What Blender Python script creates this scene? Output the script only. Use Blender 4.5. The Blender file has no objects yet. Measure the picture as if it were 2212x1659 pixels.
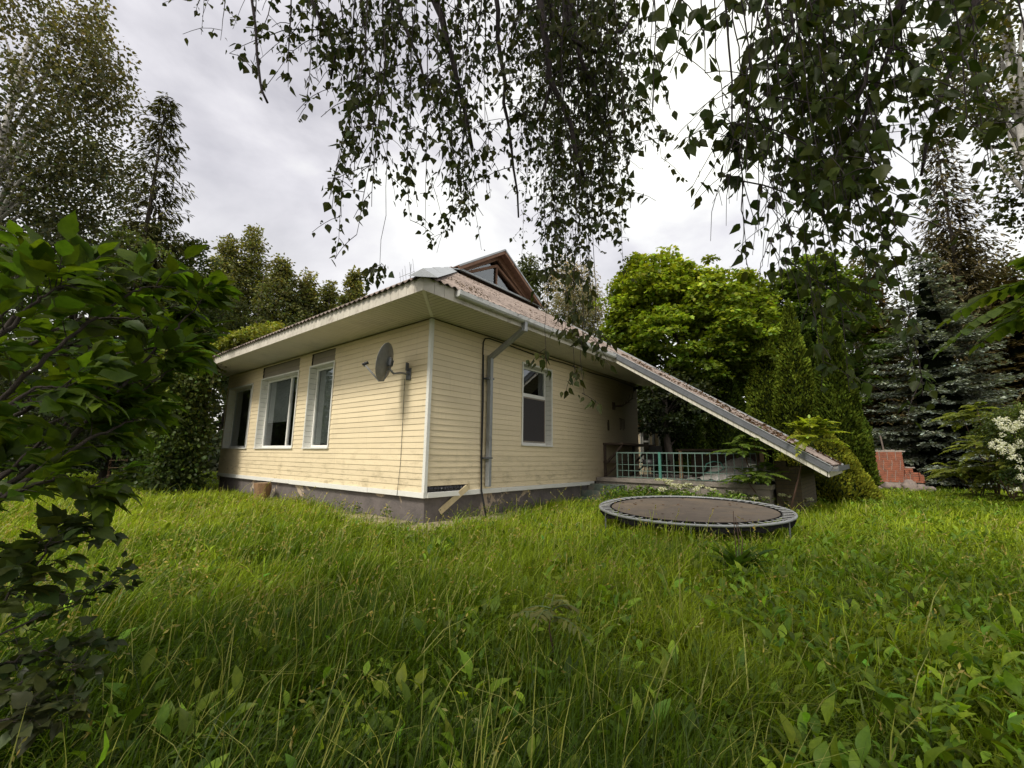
import bpy, math, random
import numpy as np
from mathutils import Vector, Matrix
RS = np.random.default_rng
random.seed(7)
sc = bpy.context.scene
COL = sc.collection
PI = math.pi

# ------------------------------------------------------------------ camera frame (world X along the long wall, Y along the window wall)
MR = np.array([[0.634764233181388, -0.13561608298199296, -0.76071193385556],
               [-0.772583937861456, -0.09389969140963197, -0.6279306545405009],
               [0.01372687991244026, 0.9863017418568201, -0.1643789730411781]])
FPX = 939.56
CAM = np.array([0.0, 0.0, 1.13])
def at(px, py, depth):
    """world point seen at reference pixel (2212 x 1659 grid) at a forward depth in metres"""
    return CAM + MR @ np.array([(px-1106)/FPX*depth, -(py-829.5)/FPX*depth, -depth])
def proj(P):
    q = (np.asarray(P, float)-CAM) @ MR
    d = -q[..., 2]
    return 1106+FPX*q[..., 0]/d, 829.5-FPX*q[..., 1]/d, d
def onz(px, py, z=0.0):
    r = MR @ np.array([px-1106, -(py-829.5), -FPX]); return CAM + r*(z-CAM[2])/r[2]
def onx(px, py, x):
    r = MR @ np.array([px-1106, -(py-829.5), -FPX]); return CAM + r*(x/r[0])
def ony(px, py, y):
    r = MR @ np.array([px-1106, -(py-829.5), -FPX]); return CAM + r*(y/r[1])

# ------------------------------------------------------------------ materials
def newmat(name):
    m = bpy.data.materials.new(name); m.use_nodes = True
    nt = m.node_tree; nt.nodes.clear()
    out = nt.nodes.new('ShaderNodeOutputMaterial')
    return m, nt, out
def N(nt, t, **kw):
    n = nt.nodes.new(t)
    for k, v in kw.items(): setattr(n, k, v)
    return n
def ramp(nt, fac, stops):
    r = N(nt, 'ShaderNodeValToRGB'); e = r.color_ramp.elements
    while len(e) < len(stops): e.new(0.5)
    for i, (p, c) in enumerate(stops): e[i].position = p; e[i].color = (*c, 1) if len(c) == 3 else c
    nt.links.new(fac, r.inputs[0]); return r.outputs[0]
def noise(nt, scale, detail=4, rough=.6, vec=None, dist=0):
    n = N(nt, 'ShaderNodeTexNoise'); n.inputs['Scale'].default_value = scale
    n.inputs['Detail'].default_value = detail; n.inputs['Roughness'].default_value = rough; n.inputs['Distortion'].default_value = dist
    if vec is not None: nt.links.new(vec, n.inputs['Vector'])
    return n.outputs['Fac']
def objco(nt, scale=(1, 1, 1)):
    t = N(nt, 'ShaderNodeTexCoord'); m = N(nt, 'ShaderNodeMapping'); m.inputs['Scale'].default_value = scale
    nt.links.new(t.outputs['Object'], m.inputs['Vector']); return m.outputs['Vector']
def mixc(nt, fac, a, b, mode='MIX'):
    m = N(nt, 'ShaderNodeMix', data_type='RGBA', blend_type=mode)
    for s, v in ((0, fac), (6, a), (7, b)):
        if hasattr(v, 'links'): nt.links.new(v, m.inputs[s])
        else: m.inputs[s].default_value = v if s == 0 else (*v, 1)[:4]
    return m.outputs[2]
def surf(name, c1, c2, scale=6, rough=.7, bump=.15, c3=None, s3=1.5, t3=(.5, .65), metal=0, vscale=(1, 1, 1), attr=False, bscale=None, spec=.4):
    """two-tone noisy surface with an optional third stain colour and bump"""
    m, nt, out = newmat(name)
    co = objco(nt, vscale)
    f = noise(nt, scale, 6, .65, co)
    c = ramp(nt, f, [(.3, c1), (.7, c2)])
    if c3:
        g = noise(nt, s3, 8, .7, co, .5)
        k = ramp(nt, g, [(t3[0], (0, 0, 0)), (t3[1], (1, 1, 1))])
        c = mixc(nt, k, c, c3)
    if attr:
        a = N(nt, 'ShaderNodeAttribute', attribute_name='tint')
        c = mixc(nt, 1.0, c, a.outputs['Color'], 'MULTIPLY')
    p = N(nt, 'ShaderNodeBsdfPrincipled')
    nt.links.new(c, p.inputs['Base Color']); p.inputs['Roughness'].default_value = rough
    p.inputs['Metallic'].default_value = metal; p.inputs['Specular IOR Level'].default_value = spec
    if bump:
        b = N(nt, 'ShaderNodeBump'); b.inputs['Strength'].default_value = bump; b.inputs['Distance'].default_value = .02
        nt.links.new(noise(nt, bscale or scale*6, 5, .7, co), b.inputs['Height']); nt.links.new(b.outputs[0], p.inputs['Normal'])
    nt.links.new(p.outputs[0], out.inputs[0]); return m
def leafmat(name, trans=.35, gloss=.04, rough=.45, back=(1, 1, 1)):
    m, nt, out = newmat(name)
    a = N(nt, 'ShaderNodeAttribute', attribute_name='tint')
    geo = N(nt, 'ShaderNodeNewGeometry')
    mot = ramp(nt, noise(nt, 46, 4, .65, objco(nt)), [(.3, (.72, .76, .7)), (.72, (1.2, 1.14, 1.1))])
    tcol = mixc(nt, 1.0, a.outputs['Color'], mot, 'MULTIPLY')
    c = mixc(nt, geo.outputs['Backfacing'], tcol, mixc(nt, 1.0, tcol, back, 'MULTIPLY'))
    d = N(nt, 'ShaderNodeBsdfDiffuse'); nt.links.new(c, d.inputs[0])
    t = N(nt, 'ShaderNodeBsdfTranslucent')
    tc = mixc(nt, 1.0, tcol, (1.25, 1.3, .55), 'MULTIPLY'); nt.links.new(tc, t.inputs[0])
    x = N(nt, 'ShaderNodeMixShader'); x.inputs[0].default_value = trans
    nt.links.new(d.outputs[0], x.inputs[1]); nt.links.new(t.outputs[0], x.inputs[2])
    g = N(nt, 'ShaderNodeBsdfGlossy'); g.inputs['Roughness'].default_value = rough; g.inputs[0].default_value = (1, 1, 1, 1)
    y = N(nt, 'ShaderNodeMixShader'); y.inputs[0].default_value = gloss
    nt.links.new(x.outputs[0], y.inputs[1]); nt.links.new(g.outputs[0], y.inputs[2])
    nt.links.new(y.outputs[0], out.inputs[0]); return m
def brickmat(name, c1, c2, mortar, sx, scale=1.0):
    m, nt, out = newmat(name)
    t = N(nt, 'ShaderNodeTexCoord')
    sp = N(nt, 'ShaderNodeSeparateXYZ'); nt.links.new(t.outputs['Object'], sp.inputs[0])
    ad = N(nt, 'ShaderNodeMath', operation='ADD'); nt.links.new(sp.outputs[0], ad.inputs[0]); nt.links.new(sp.outputs[1], ad.inputs[1])
    cb = N(nt, 'ShaderNodeCombineXYZ'); nt.links.new(ad.outputs[0], cb.inputs[0]); nt.links.new(sp.outputs[2], cb.inputs[1])
    b = N(nt, 'ShaderNodeTexBrick'); nt.links.new(cb.outputs[0], b.inputs[0])
    b.inputs['Scale'].default_value = scale; b.inputs['Brick Width'].default_value = sx; b.inputs['Row Height'].default_value = .078
    b.inputs['Mortar Size'].default_value = .008; b.inputs['Mortar Smooth'].default_value = .4
    b.inputs['Color1'].default_value = (*c1, 1); b.inputs['Color2'].default_value = (*c2, 1); b.inputs['Mortar'].default_value = (*mortar, 1)
    c = mixc(nt, ramp(nt, noise(nt, 9, 6, .7, t.outputs['Object']), [(.35, (0, 0, 0)), (.75, (.6, .6, .6))]), b.outputs[0], mortar)
    p = N(nt, 'ShaderNodeBsdfPrincipled'); nt.links.new(c, p.inputs[0]); p.inputs['Roughness'].default_value = .9
    bp = N(nt, 'ShaderNodeBump'); bp.inputs['Strength'].default_value = .6; bp.inputs['Distance'].default_value = .012; bp.invert = True
    nt.links.new(b.outputs['Fac'], bp.inputs['Height']); nt.links.new(bp.outputs[0], p.inputs['Normal'])
    nt.links.new(p.outputs[0], out.inputs[0]); return m
def glassmat(name, tint=(.75, .8, .78), base=.06):
    m, nt, out = newmat(name)
    tr = N(nt, 'ShaderNodeBsdfTransparent'); tr.inputs[0].default_value = (*tint, 1)
    g = N(nt, 'ShaderNodeBsdfGlossy'); g.inputs['Roughness'].default_value = .015; g.inputs[0].default_value = (.9, .95, 1, 1)
    fr = N(nt, 'ShaderNodeFresnel'); fr.inputs[0].default_value = 1.5
    ad = N(nt, 'ShaderNodeMath', operation='ADD', use_clamp=True); ad.inputs[1].default_value = base; nt.links.new(fr.outputs[0], ad.inputs[0])
    x = N(nt, 'ShaderNodeMixShader'); nt.links.new(ad.outputs[0], x.inputs[0]); nt.links.new(tr.outputs[0], x.inputs[1]); nt.links.new(g.outputs[0], x.inputs[2])
    nt.links.new(x.outputs[0], out.inputs[0]); return m

def sidingmat(name, a, b):
    m, nt, out = newmat(name)
    co = objco(nt)
    at_ = N(nt, 'ShaderNodeAttribute', attribute_name='tint')
    c = mixc(nt, noise(nt, 1.1, 5, .6, co), a, b)
    c = mixc(nt, 1.0, c, at_.outputs['Color'], 'MULTIPLY')
    # shade painted into the colour: siding darkens towards the long wall's far end
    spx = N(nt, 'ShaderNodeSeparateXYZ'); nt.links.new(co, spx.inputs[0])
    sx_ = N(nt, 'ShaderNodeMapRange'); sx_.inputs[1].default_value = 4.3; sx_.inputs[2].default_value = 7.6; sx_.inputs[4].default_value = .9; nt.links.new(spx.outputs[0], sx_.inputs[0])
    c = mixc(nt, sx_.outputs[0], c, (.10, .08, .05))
    # grime: streaks and a dirty band low on the wall
    sp = N(nt, 'ShaderNodeSeparateXYZ'); nt.links.new(co, sp.inputs[0])
    low = N(nt, 'ShaderNodeMapRange'); low.inputs[1].default_value = 1.5; low.inputs[2].default_value = .45; nt.links.new(sp.outputs[2], low.inputs[0])
    k = ramp(nt, noise(nt, 2.6, 9, .75, objco(nt, (1, 1, 3))), [(.5, (0, 0, 0)), (.72, (1, 1, 1))])
    mk = N(nt, 'ShaderNodeMath', operation='MULTIPLY'); nt.links.new(k, mk.inputs[0]); nt.links.new(low.outputs[0], mk.inputs[1])
    c = mixc(nt, mk.outputs[0], c, (.27, .22, .12))
    k2 = ramp(nt, noise(nt, 3, 8, .7, objco(nt, (4, 4, .5))), [(.55, (0, 0, 0)), (.8, (.35, .35, .35))])
    c = mixc(nt, k2, c, (.4, .33, .2))
    p = N(nt, 'ShaderNodeBsdfPrincipled'); nt.links.new(c, p.inputs[0]); p.inputs['Roughness'].default_value = .5; p.inputs['Specular IOR Level'].default_value = .3
    bp = N(nt, 'ShaderNodeBump'); bp.inputs['Strength'].default_value = .12; bp.inputs['Distance'].default_value = .01
    nt.links.new(noise(nt, 14, 3, .6, objco(nt, (1, 1, 8))), bp.inputs['Height']); nt.links.new(bp.outputs[0], p.inputs['Normal'])
    nt.links.new(p.outputs[0], out.inputs[0]); return m

MAT = {}
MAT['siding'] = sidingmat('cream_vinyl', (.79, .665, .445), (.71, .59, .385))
MAT['siding_grey'] = sidingmat('weathered_vinyl', (.30, .26, .2), (.24, .21, .17))
MAT['white'] = surf('white_vinyl', (.78, .77, .72), (.7, .69, .63), 3, .45, .05, (.42, .38, .3), 4, (.6, .8))
MAT['soffit'] = surf('soffit_vinyl', (.62, .585, .49), (.56, .53, .44), 2, .5, .03, (.42, .4, .33), 1.2, (.55, .8), attr=True)
MAT['plaster'] = surf('foundation_plaster', (.17, .145, .135), (.10, .087, .083), 4, .95, .6, (.42, .33, .24), 1.1, (.60, .62))
MAT['roof'] = surf('fibre_cement', (.34, .275, .235), (.19, .155, .135), 9, 1, .7, (.07, .055, .045), 3.4, (.5, .66), attr=True, spec=.05)
MAT['metal'] = surf('zinc', (.42, .44, .45), (.33, .35, .36), 5, .45, .05, (.22, .22, .21), 2, (.6, .8), metal=.5)
MAT['metal_dark'] = surf('weathered_zinc', (.17, .18, .19), (.11, .115, .125), 6, .5, .1, metal=.4)
MAT['pipe'] = surf('grey_pipe', (.34, .35, .35), (.25, .26, .26), 4, .5, .05, (.15, .14, .13), 3, (.58, .75), vscale=(1, 1, .5), metal=.3)
MAT['wood'] = surf('varnished_wood', (.27, .15, .095), (.17, .09, .055), 5, .7, .2, vscale=(1, 1, 3))
MAT['wood_dark'] = surf('dark_wood', (.075, .05, .035), (.04, .03, .022), 8, .8, .2)
MAT['board'] = surf('cream_board', (.66, .55, .33), (.5, .4, .24), 6, .7, .1)
MAT['glass'] = glassmat('window_glass', (.7, .75, .73), .12)
MAT['room'] = surf('dim_room', (.03, .03, .032), (.02, .02, .02), 3, .9, 0)
MAT['blind'] = surf('blind_slats', (.72, .72, .68), (.6, .6, .58), 3, .6, 0)
MAT['black'] = surf('black_plastic', (.018, .018, .018), (.012, .012, .012), 8, .5, .1)
MAT['film'] = surf('black_film', (.02, .02, .022), (.012, .012, .013), 8, .25, .8, bscale=12)
MAT['dish'] = surf('dish_grey', (.22, .22, .21), (.14, .14, .135), 4, .55, .05, (.08, .08, .07), 5, (.55, .75))
MAT['concrete'] = surf('old_concrete', (.27, .235, .2), (.17, .15, .13), 5, .95, .6, (.08, .09, .05), 2.2, (.52, .68))
MAT['concrete_dark'] = surf('green_painted_concrete', (.12, .16, .13), (.09, .10, .08), 6, .9, .5, (.2, .18, .14), 4, (.55, .65))
MAT['green'] = surf('green_paint', (.07, .22, .17), (.05, .16, .13), 6, .5, .1, (.16, .1, .06), 9, (.62, .7))
MAT['green_dull'] = surf('faded_green_paint', (.13, .20, .17), (.09, .145, .12), 9, .6, .1, (.18, .13, .1), 9, (.6, .7))
MAT['mat'] = surf('jumping_fabric', (.15, .125, .10), (.105, .088, .072), 3, 1, .2, (.2, .155, .105), 1.8, (.5, .75), spec=.1)
MAT['galv'] = surf('galvanised_steel', (.5, .51, .5), (.36, .37, .37), 8, .4, .05, (.2, .15, .1), 7, (.62, .72), metal=.55)
MAT['spring'] = surf('spring_steel', (.5, .5, .48), (.36, .36, .35), 20, .5, 0, metal=.3)
MAT['pad'] = surf('worn_black_vinyl', (.012, .012, .012), (.02, .019, .018), 10, 1, .3, spec=0)
MAT['redbrick'] = brickmat('red_brick', (.47, .12, .055), (.36, .085, .04), (.3, .22, .18), .25)
MAT['yellowbrick'] = brickmat('yellow_brick', (.10, .075, .04), (.08, .06, .032), (.055, .045, .035), .25)
MAT['stone'] = surf('fieldstone', (.3, .24, .2), (.16, .125, .11), 5, .9, .5, (.12, .11, .1), 4, (.5, .7))
MAT['mortar'] = surf('crumbling_mortar', (.4, .35, .3), (.28, .24, .2), 12, .95, .8)
MAT['stump'] = surf('stump_bark', (.30, .18, .09), (.16, .09, .05), 14, .9, .8, vscale=(1, 1, .3))
MAT['cutwood'] = surf('cut_wood', (.42, .3, .18), (.3, .2, .12), 12, .9, .2)
MAT['bark'] = surf('dark_bark', (.085, .068, .055), (.045, .036, .03), 12, .95, .8, vscale=(1, 1, .25))
MAT['twig'] = surf('purple_brown_twig', (.05, .035, .035), (.03, .022, .022), 20, .8, .2)
MAT['stem'] = surf('reddish_stem', (.13, .07, .05), (.08, .05, .035), 20, .7, .2)
MAT['greenstem'] = surf('green_stem', (.12, .17, .05), (.08, .12, .035), 20, .7, .1)
MAT['birchbark'] = surf('birch_bark', (.55, .52, .48), (.42, .4, .37), 4, .8, .4, (.03, .03, .03), 3, (.58, .63), vscale=(1, 1, 5))
MAT['plastic'] = surf('milky_plastic_sheet', (.35, .33, .3), (.22, .21, .19), 3, .25, .9, bscale=7)
MAT['leaf'] = leafmat('leaf', .38, .015, .5)
MAT['birchleaf'] = leafmat('birch_leaf', .26, .015, .4)
MAT['bigleaf'] = leafmat('broad_leaf', .45, .02, .45, (1.1, 1.15, 1.3))
MAT['needle'] = leafmat('needle', .15, 0, .6)
MAT['grass'] = leafmat('grass_blade', .36, .015, .4)
MAT['petal'] = leafmat('white_petal', .3, .02, .6)

# ------------------------------------------------------------------ object helpers
def tag(o, label=None, cat=None, group=None, kind=None):
    if label: o['label'] = label
    if cat: o['category'] = cat
    if group: o['group'] = group
    if kind: o['kind'] = kind
    return o
def thing(name, loc, label, cat, group=None):
    o = bpy.data.objects.new(name, None); COL.objects.link(o)
    o.location = tuple(float(v) for v in loc); o.empty_display_size = .1
    return tag(o, label, cat, group)
def link(name, me, mat, parent=None, smooth=False):
    if mat is not None: me.materials.append(mat)
    o = bpy.data.objects.new(name, me); COL.objects.link(o)
    if parent is not None:
        o.parent = parent; p, off = parent, Vector((0, 0, 0))
        while p is not None: off += p.location; p = p.parent
        me.transform(Matrix.Translation(-off))       # vertices were given in world space
    if smooth: me.polygons.foreach_set('use_smooth', [True]*len(me.polygons))
    return o
class MB:
    def __init__(s): s.v = []; s.f = []; s.c = []
    def poly(s, pts, col=None):
        b = len(s.v); s.v += [tuple(float(x) for x in p) for p in pts]; s.f.append(tuple(range(b, b+len(pts)))); s.c += [col or (1, 1, 1)]*len(pts)
    def box(s, a, b, col=None):
        x0, y0, z0 = a; x1, y1, z1 = b
        V = [(x0, y0, z0), (x1, y0, z0), (x1, y1, z0), (x0, y1, z0), (x0, y0, z1), (x1, y0, z1), (x1, y1, z1), (x0, y1, z1)]
        k = len(s.v); s.v += V; s.c += [col or (1, 1, 1)]*8
        s.f += [tuple(k+i for i in q) for q in ((0, 3, 2, 1), (4, 5, 6, 7), (0, 1, 5, 4), (1, 2, 6, 5), (2, 3, 7, 6), (3, 0, 4, 7))]
    def beam(s, a, b, w, h, up=(0, 0, 1), col=None):
        a = Vector(a); b = Vector(b); d = (b-a).normalized(); sd = d.cross(Vector(up))
        if sd.length < 1e-4: sd = d.cross(Vector((1, 0, 0)))
        sd.normalize(); u = sd.cross(d).normalized(); sd *= w/2; u *= h/2
        k = len(s.v)
        for p in (a, b):
            for q in (-sd-u, sd-u, sd+u, -sd+u): s.v.append(tuple(p+q)); s.c.append(col or (1, 1, 1))
        s.f += [tuple(k+i for i in q) for q in ((0, 1, 2, 3), (7, 6, 5, 4), (0, 4, 5, 1), (1, 5, 6, 2), (2, 6, 7, 3), (3, 7, 4, 0))]
    def tube(s, pts, r0, r1=None, n=8, cap=True, col=None):
        pts = [Vector(tuple(float(x) for x in p)) for p in pts]; r1 = r0 if r1 is None else r1
        L = len(pts); k = len(s.v); ref = None
        for i, p in enumerate(pts):
            d = (pts[min(i+1, L-1)]-pts[max(i-1, 0)]).normalized()
            if ref is None:
                ref = d.cross(Vector((0, 0, 1)))
                if ref.length < .05: ref = d.cross(Vector((1, 0, 0)))
            ref = (ref - d*ref.dot(d)).normalized(); w = d.cross(ref)
            r = r0+(r1-r0)*i/max(1, L-1) if not isinstance(r0, (list, tuple)) else r0[i]
            for j in range(n):
                a = 2*PI*j/n; s.v.append(tuple(p+ref*(math.cos(a)*r)+w*(math.sin(a)*r))); s.c.append(col or (1, 1, 1))
        for i in range(L-1):
            for j in range(n):
                s.f.append((k+i*n+j, k+i*n+(j+1) % n, k+(i+1)*n+(j+1) % n, k+(i+1)*n+j))
        if cap: s.f.append(tuple(k+j for j in range(n))[::-1]); s.f.append(tuple(k+(L-1)*n+j for j in range(n)))
    def build(s, name, mat, parent=None, smooth=False, bevel=0):
        me = bpy.data.meshes.new(name); me.from_pydata(s.v, [], s.f); me.update()
        if any(c != (1, 1, 1) for c in s.c) or (mat and any(n.type == 'ATTRIBUTE' for n in mat.node_tree.nodes)):
            a = me.color_attributes.new('tint', 'FLOAT_COLOR', 'POINT')
            a.data.foreach_set('color', np.array([(*c, 1) for c in s.c], np.float32).ravel())
        o = link(name, me, mat, parent, smooth)
        if bevel:
            b = o.modifiers.new('bevel', 'BEVEL'); b.width = bevel; b.segments = 2; b.limit_method = 'ANGLE'
        return o

# leaf templates: vertices (x along the leaf, y across, z out of it) and faces
T_RHOMB = (np.array([(0, 0, 0), (.5, .32, .05), (1, 0, 0), (.5, -.32, .05)]), [(0, 2, 1), (0, 3, 2)])
T_BIRCH = (np.array([(0, 0, 0), (.16, .30, .06), (.36, .40, .09), (.68, .2, .04), (1, 0, -.06), (.68, -.2, .04), (.36, -.4, .09), (.16, -.3, .06)]), [(0, 4, 3, 2, 1), (0, 7, 6, 5, 4)])
T_OVATE = (np.array([(0, 0, 0), (.15, .17, .03), (.4, .27, .07), (.65, .22, .05), (.85, .1, -.02), (1, 0, -.12), (.85, -.1, -.02), (.65, -.22, .05), (.4, -.27, .07), (.15, -.17, .03), (.5, 0, -.02)]), [(0, 10, 2, 1), (10, 5, 4, 3, 2), (0, 9, 8, 10), (10, 8, 7, 6, 5)])
T_LANCE = (np.array([(0, 0, 0), (.3, .12, .02), (.7, .1, .0), (1, 0, -.1), (.7, -.1, .0), (.3, -.12, .02)]), [(0, 3, 2, 1), (0, 5, 4, 3)])
T_NEEDLE = (np.array([(0, 0, 0), (.5, .09, 0), (1, 0, 0), (.5, -.09, 0)]), [(0, 1, 2, 3)])
T_SPRAY = (np.array([(0, 0, 0), (.35, .3, 0), (.5, .16, .05), (.75, .24, 0), (1, 0, 0), (.75, -.24, 0), (.5, -.16, .05), (.35, -.3, 0)]), [(0, 4, 3, 2, 1), (0, 7, 6, 5, 4)])
T_MAPLE = (np.array([(0, 0, 0), (.1, .42, 0), (.38, .28, .04), (.55, .52, 0), (.65, .2, .03), (1, 0, 0), (.65, -.2, .03), (.55, -.52, 0), (.38, -.28, .04), (.1, -.42, 0)]), [(0, 5, 4, 3, 2, 1), (0, 9, 8, 7, 6, 5)])
def gen_leaf(prof, arch=.3, fold=.25, wave=.03, serr=0.):
    xs = np.linspace(0, 1, len(prof)); V = []; F = []
    for i, (x, w) in enumerate(zip(xs, prof)):
        z = -arch*x**2+.5*arch*x*(1-x); xx = x-.08*arch*x*x; ww = w*(1+serr*(-1)**i); zz = z+fold*w+wave*math.sin(i*2.3)
        V += [(xx, 0, z), (xx+.02*(serr > 0), ww, zz), (xx+.02*(serr > 0), -ww, z+fold*w+wave*math.sin(i*2.3+1.5))]
    for i in range(len(prof)-1):
        a, b = 3*i, 3*i+3; F += [(a, b, b+1, a+1), (a, a+2, b+2, b)]
    return np.array(V), F
T_DOCK = gen_leaf([.02, .05, .10, .15, .165, .15, .11, .06, .004], .35, .3, .016)
T_BIG = gen_leaf([.01, .13, .21, .25, .26, .245, .21, .16, .10, .05, .003], .22, .22, .008, .07)

def unit(a):
    return a/np.maximum(np.linalg.norm(a, axis=-1, keepdims=True), 1e-9)
def np_mesh(name, V, loops, starts, totals, C, mat, parent=None, smooth=False):
    me = bpy.data.meshes.new(name)
    me.vertices.add(len(V)); me.vertices.foreach_set('co', np.ascontiguousarray(V, np.float32).ravel())
    me.loops.add(len(loops)); me.loops.foreach_set('vertex_index', np.ascontiguousarray(loops, np.int32))
    me.polygons.add(len(starts)); me.polygons.foreach_set('loop_start', np.ascontiguousarray(starts, np.int32)); me.polygons.foreach_set('loop_total', np.ascontiguousarray(totals, np.int32))
    me.update(calc_edges=True)
    if C is not None:
        a = me.color_attributes.new('tint', 'FLOAT_COLOR', 'POINT')
        c4 = np.ones((len(V), 4), np.float32); c4[:, :3] = C; a.data.foreach_set('color', c4.ravel())
    return link(name, me, mat, parent, smooth)
class Leaves:
    """collects leaf placements, builds them as one mesh"""
    def __init__(s): s.parts = []
    def add(s, tmpl, P, A, Nn, S, C, W=1.0):
        """P pos, A along axis, Nn rough normal, S size, C colour (n,3)"""
        P = np.atleast_2d(P); n = len(P); A = unit(np.broadcast_to(A, (n, 3))); Nn = np.broadcast_to(Nn, (n, 3))
        B = np.cross(Nn, A); bad = np.linalg.norm(B, axis=1) < 1e-3
        if bad.any(): B[bad] = np.cross(np.array([.3, .9, .2]), A[bad])
        B = unit(B); Nn = np.cross(A, B); S = np.broadcast_to(S, (n,)); W = np.broadcast_to(W, (n,))
        tv, tf = tmpl
        V = P[:, None]+S[:, None, None]*(tv[None, :, 0:1]*A[:, None]+tv[None, :, 1:2]*(B*W[:, None])[:, None]+tv[None, :, 2:3]*Nn[:, None])
        k = len(tv); lp = np.concatenate([np.array(f) for f in tf]); tot = np.array([len(f) for f in tf])
        loops = (lp[None]+(np.arange(n)*k)[:, None]).ravel(); totals = np.tile(tot, n)
        C = np.repeat(np.broadcast_to(C, (n, 3)), k, axis=0)
        s.parts.append((V.reshape(-1, 3), loops, totals, C))
    def count(s): return sum(len(p[2]) for p in s.parts)
    def build(s, name, mat, parent=None):
        off = 0; V = []; L = []; T = []; C = []
        for v, l, t, c in s.parts: V.append(v); L.append(l+off); T.append(t); C.append(c); off += len(v)
        V = np.concatenate(V); L = np.concatenate(L); T = np.concatenate(T); C = np.concatenate(C)
        st = np.concatenate([[0], np.cumsum(T)[:-1]])
        if mat is not MAT['petal']: C = C*np.array([1.2, 1.0, .8])
        return np_mesh(name, V, L, st, T, np.clip(C, 0, 1), mat, parent)
def tint(r, n, c, dv=.25, dh=.12):
    """n jittered colours around c"""
    c = np.array(c, float); k = np.exp(r.normal(0, dv, (n, 1))); h = r.normal(0, dh, (n, 1))
    return c*k*np.concatenate([1+h, np.ones((n, 1)), 1-h], 1)
def rnd3_(r, n): return unit(r.normal(0, 1, (n, 3)))
def vnoise(P, s, seed=0):
    """cheap smooth 3-D value noise in 0..1"""
    P = np.asarray(P, float)*s+seed*17.13
    i = np.floor(P).astype(np.int64); f = P-i; f = f*f*(3-2*f); o = 0
    def h(a):
        x = (a[..., 0]*73856093) ^ (a[..., 1]*19349663) ^ (a[..., 2]*83492791)
        x = (x ^ (x >> 13))*1274126177 & 0x7fffffff
        return (x % 10007)/10007.
    for dx in (0, 1):
        for dy in (0, 1):
            for dz in (0, 1):
                w = (f[..., 0] if dx else 1-f[..., 0])*(f[..., 1] if dy else 1-f[..., 1])*(f[..., 2] if dz else 1-f[..., 2])
                o = o+w*h(i+np.array([dx, dy, dz]))
    return o
# ================================================================== THE HOUSE
XC, YC = 4.79, 5.80            # planes of the window wall (X = XC) and the long wall (Y = YC)
XE, YE = 3.83, 4.87            # eave lines
ZB, ZT, ZS = .52, 3.51, 3.53   # siding bottom, siding top, soffit
ZE, SL = 3.74, .645            # roof edge height, roof slope
XR, YB = 13.42, 15.6           # right end and back end of the house
XV0, XV1, YV = 9.97, 14.0, .68 # verges and foot of the long catslide roof
YG, XG = 9.7, 10.75            # gablet face and ridge line
house = thing('house', (XC, YC, 0), 'cream vinyl-sided house with wide white eaves and a long roof sloping down over the terrace', 'house')
r = RS(3)

def siding(name, axis, fixed, u0, u1, z0, z1, holes, outward, rowh=.104, joints=(), mat='siding', out=.0105, seed=1):
    """lapped boards on a vertical plane, each course split around the openings (u0,u1,z0,z1)"""
    m = MB(); rr = random.Random(seed); z = z0
    def P(u, d, zz): return (fixed+outward*d, u, zz) if axis == 0 else (u, fixed+outward*d, zz)
    while z < z1-.01:
        zt = min(z+rowh, z1)
        cuts = sorted({z, zt} | {h for q in holes for h in (q[2], q[3]) if z < h < zt})
        js = [j+rr.choice((0, 0, .0)) for j in joints]
        tones = {}
        for za, zb in zip(cuts, cuts[1:]):
            sp = [(u0, u1)]
            for q in holes:
                if q[2] < zb-1e-4 and q[3] > za+1e-4:
                    ns = []
                    for a, b in sp:
                        if q[1] <= a or q[0] >= b: ns.append((a, b)); continue
                        if q[0] > a: ns.append((a, q[0]))
                        if q[1] < b: ns.append((q[1], b))
                    sp = ns
            fin = []
            for a, b in sp:
                c = [a]+[j for j in js if a+.02 < j < b-.02]+[b]
                fin += [(c[i], c[i+1]) for i in range(len(c)-1)]
            for a, b in fin:
                key = round(sum(1 for j in js if j < (a+b)/2)); t = tones.setdefault(key, 1+rr.uniform(-.05, .04))
                da = out*(zt-za)/rowh+.002; db = out*(zt-zb)/rowh+.002
                n = max(1, int((b-a)/.6))
                for i in range(n):
                    p, q2 = a+(b-a)*i/n, a+(b-a)*(i+1)/n
                    w1, w2 = .0025*math.sin(p*3.1+z*7), .0025*math.sin(q2*3.1+z*7)
                    F = [P(p, da+w1, za), P(q2, da+w2, za), P(q2, db+w2, zb), P(p, db+w1, zb)]
                    # flat nose of the board with a tight shadow under it
                    m.poly(F if (outward < 0) == (axis == 1) else F[::-1], (t, t, t))
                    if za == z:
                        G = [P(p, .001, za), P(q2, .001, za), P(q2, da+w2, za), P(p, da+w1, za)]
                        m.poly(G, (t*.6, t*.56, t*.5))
        z = zt
    return m.build(name, MAT[mat], house)

W1 = (9.06, 10.14, 1.27, 3.14); W2 = (10.76, 12.92, 1.27, 3.12); W3 = (13.56, 15.38, 1.27, 3.06)
WR = (7.39, 8.47, 1.39, 3.15)
heads = [(W1[0], W1[1], 3.18, 3.47), (W2[0], W2[1]+.02, 3.16, 3.47)]
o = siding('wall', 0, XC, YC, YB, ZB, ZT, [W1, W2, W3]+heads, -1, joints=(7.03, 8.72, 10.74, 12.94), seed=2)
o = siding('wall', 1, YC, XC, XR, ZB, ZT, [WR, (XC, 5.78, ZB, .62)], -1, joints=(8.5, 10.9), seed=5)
for h in heads:
    siding('header_panel', 0, XC+.03, h[0], h[1], h[2], h[3], [], -1, rowh=.145, mat='siding_grey', seed=9)
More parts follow.
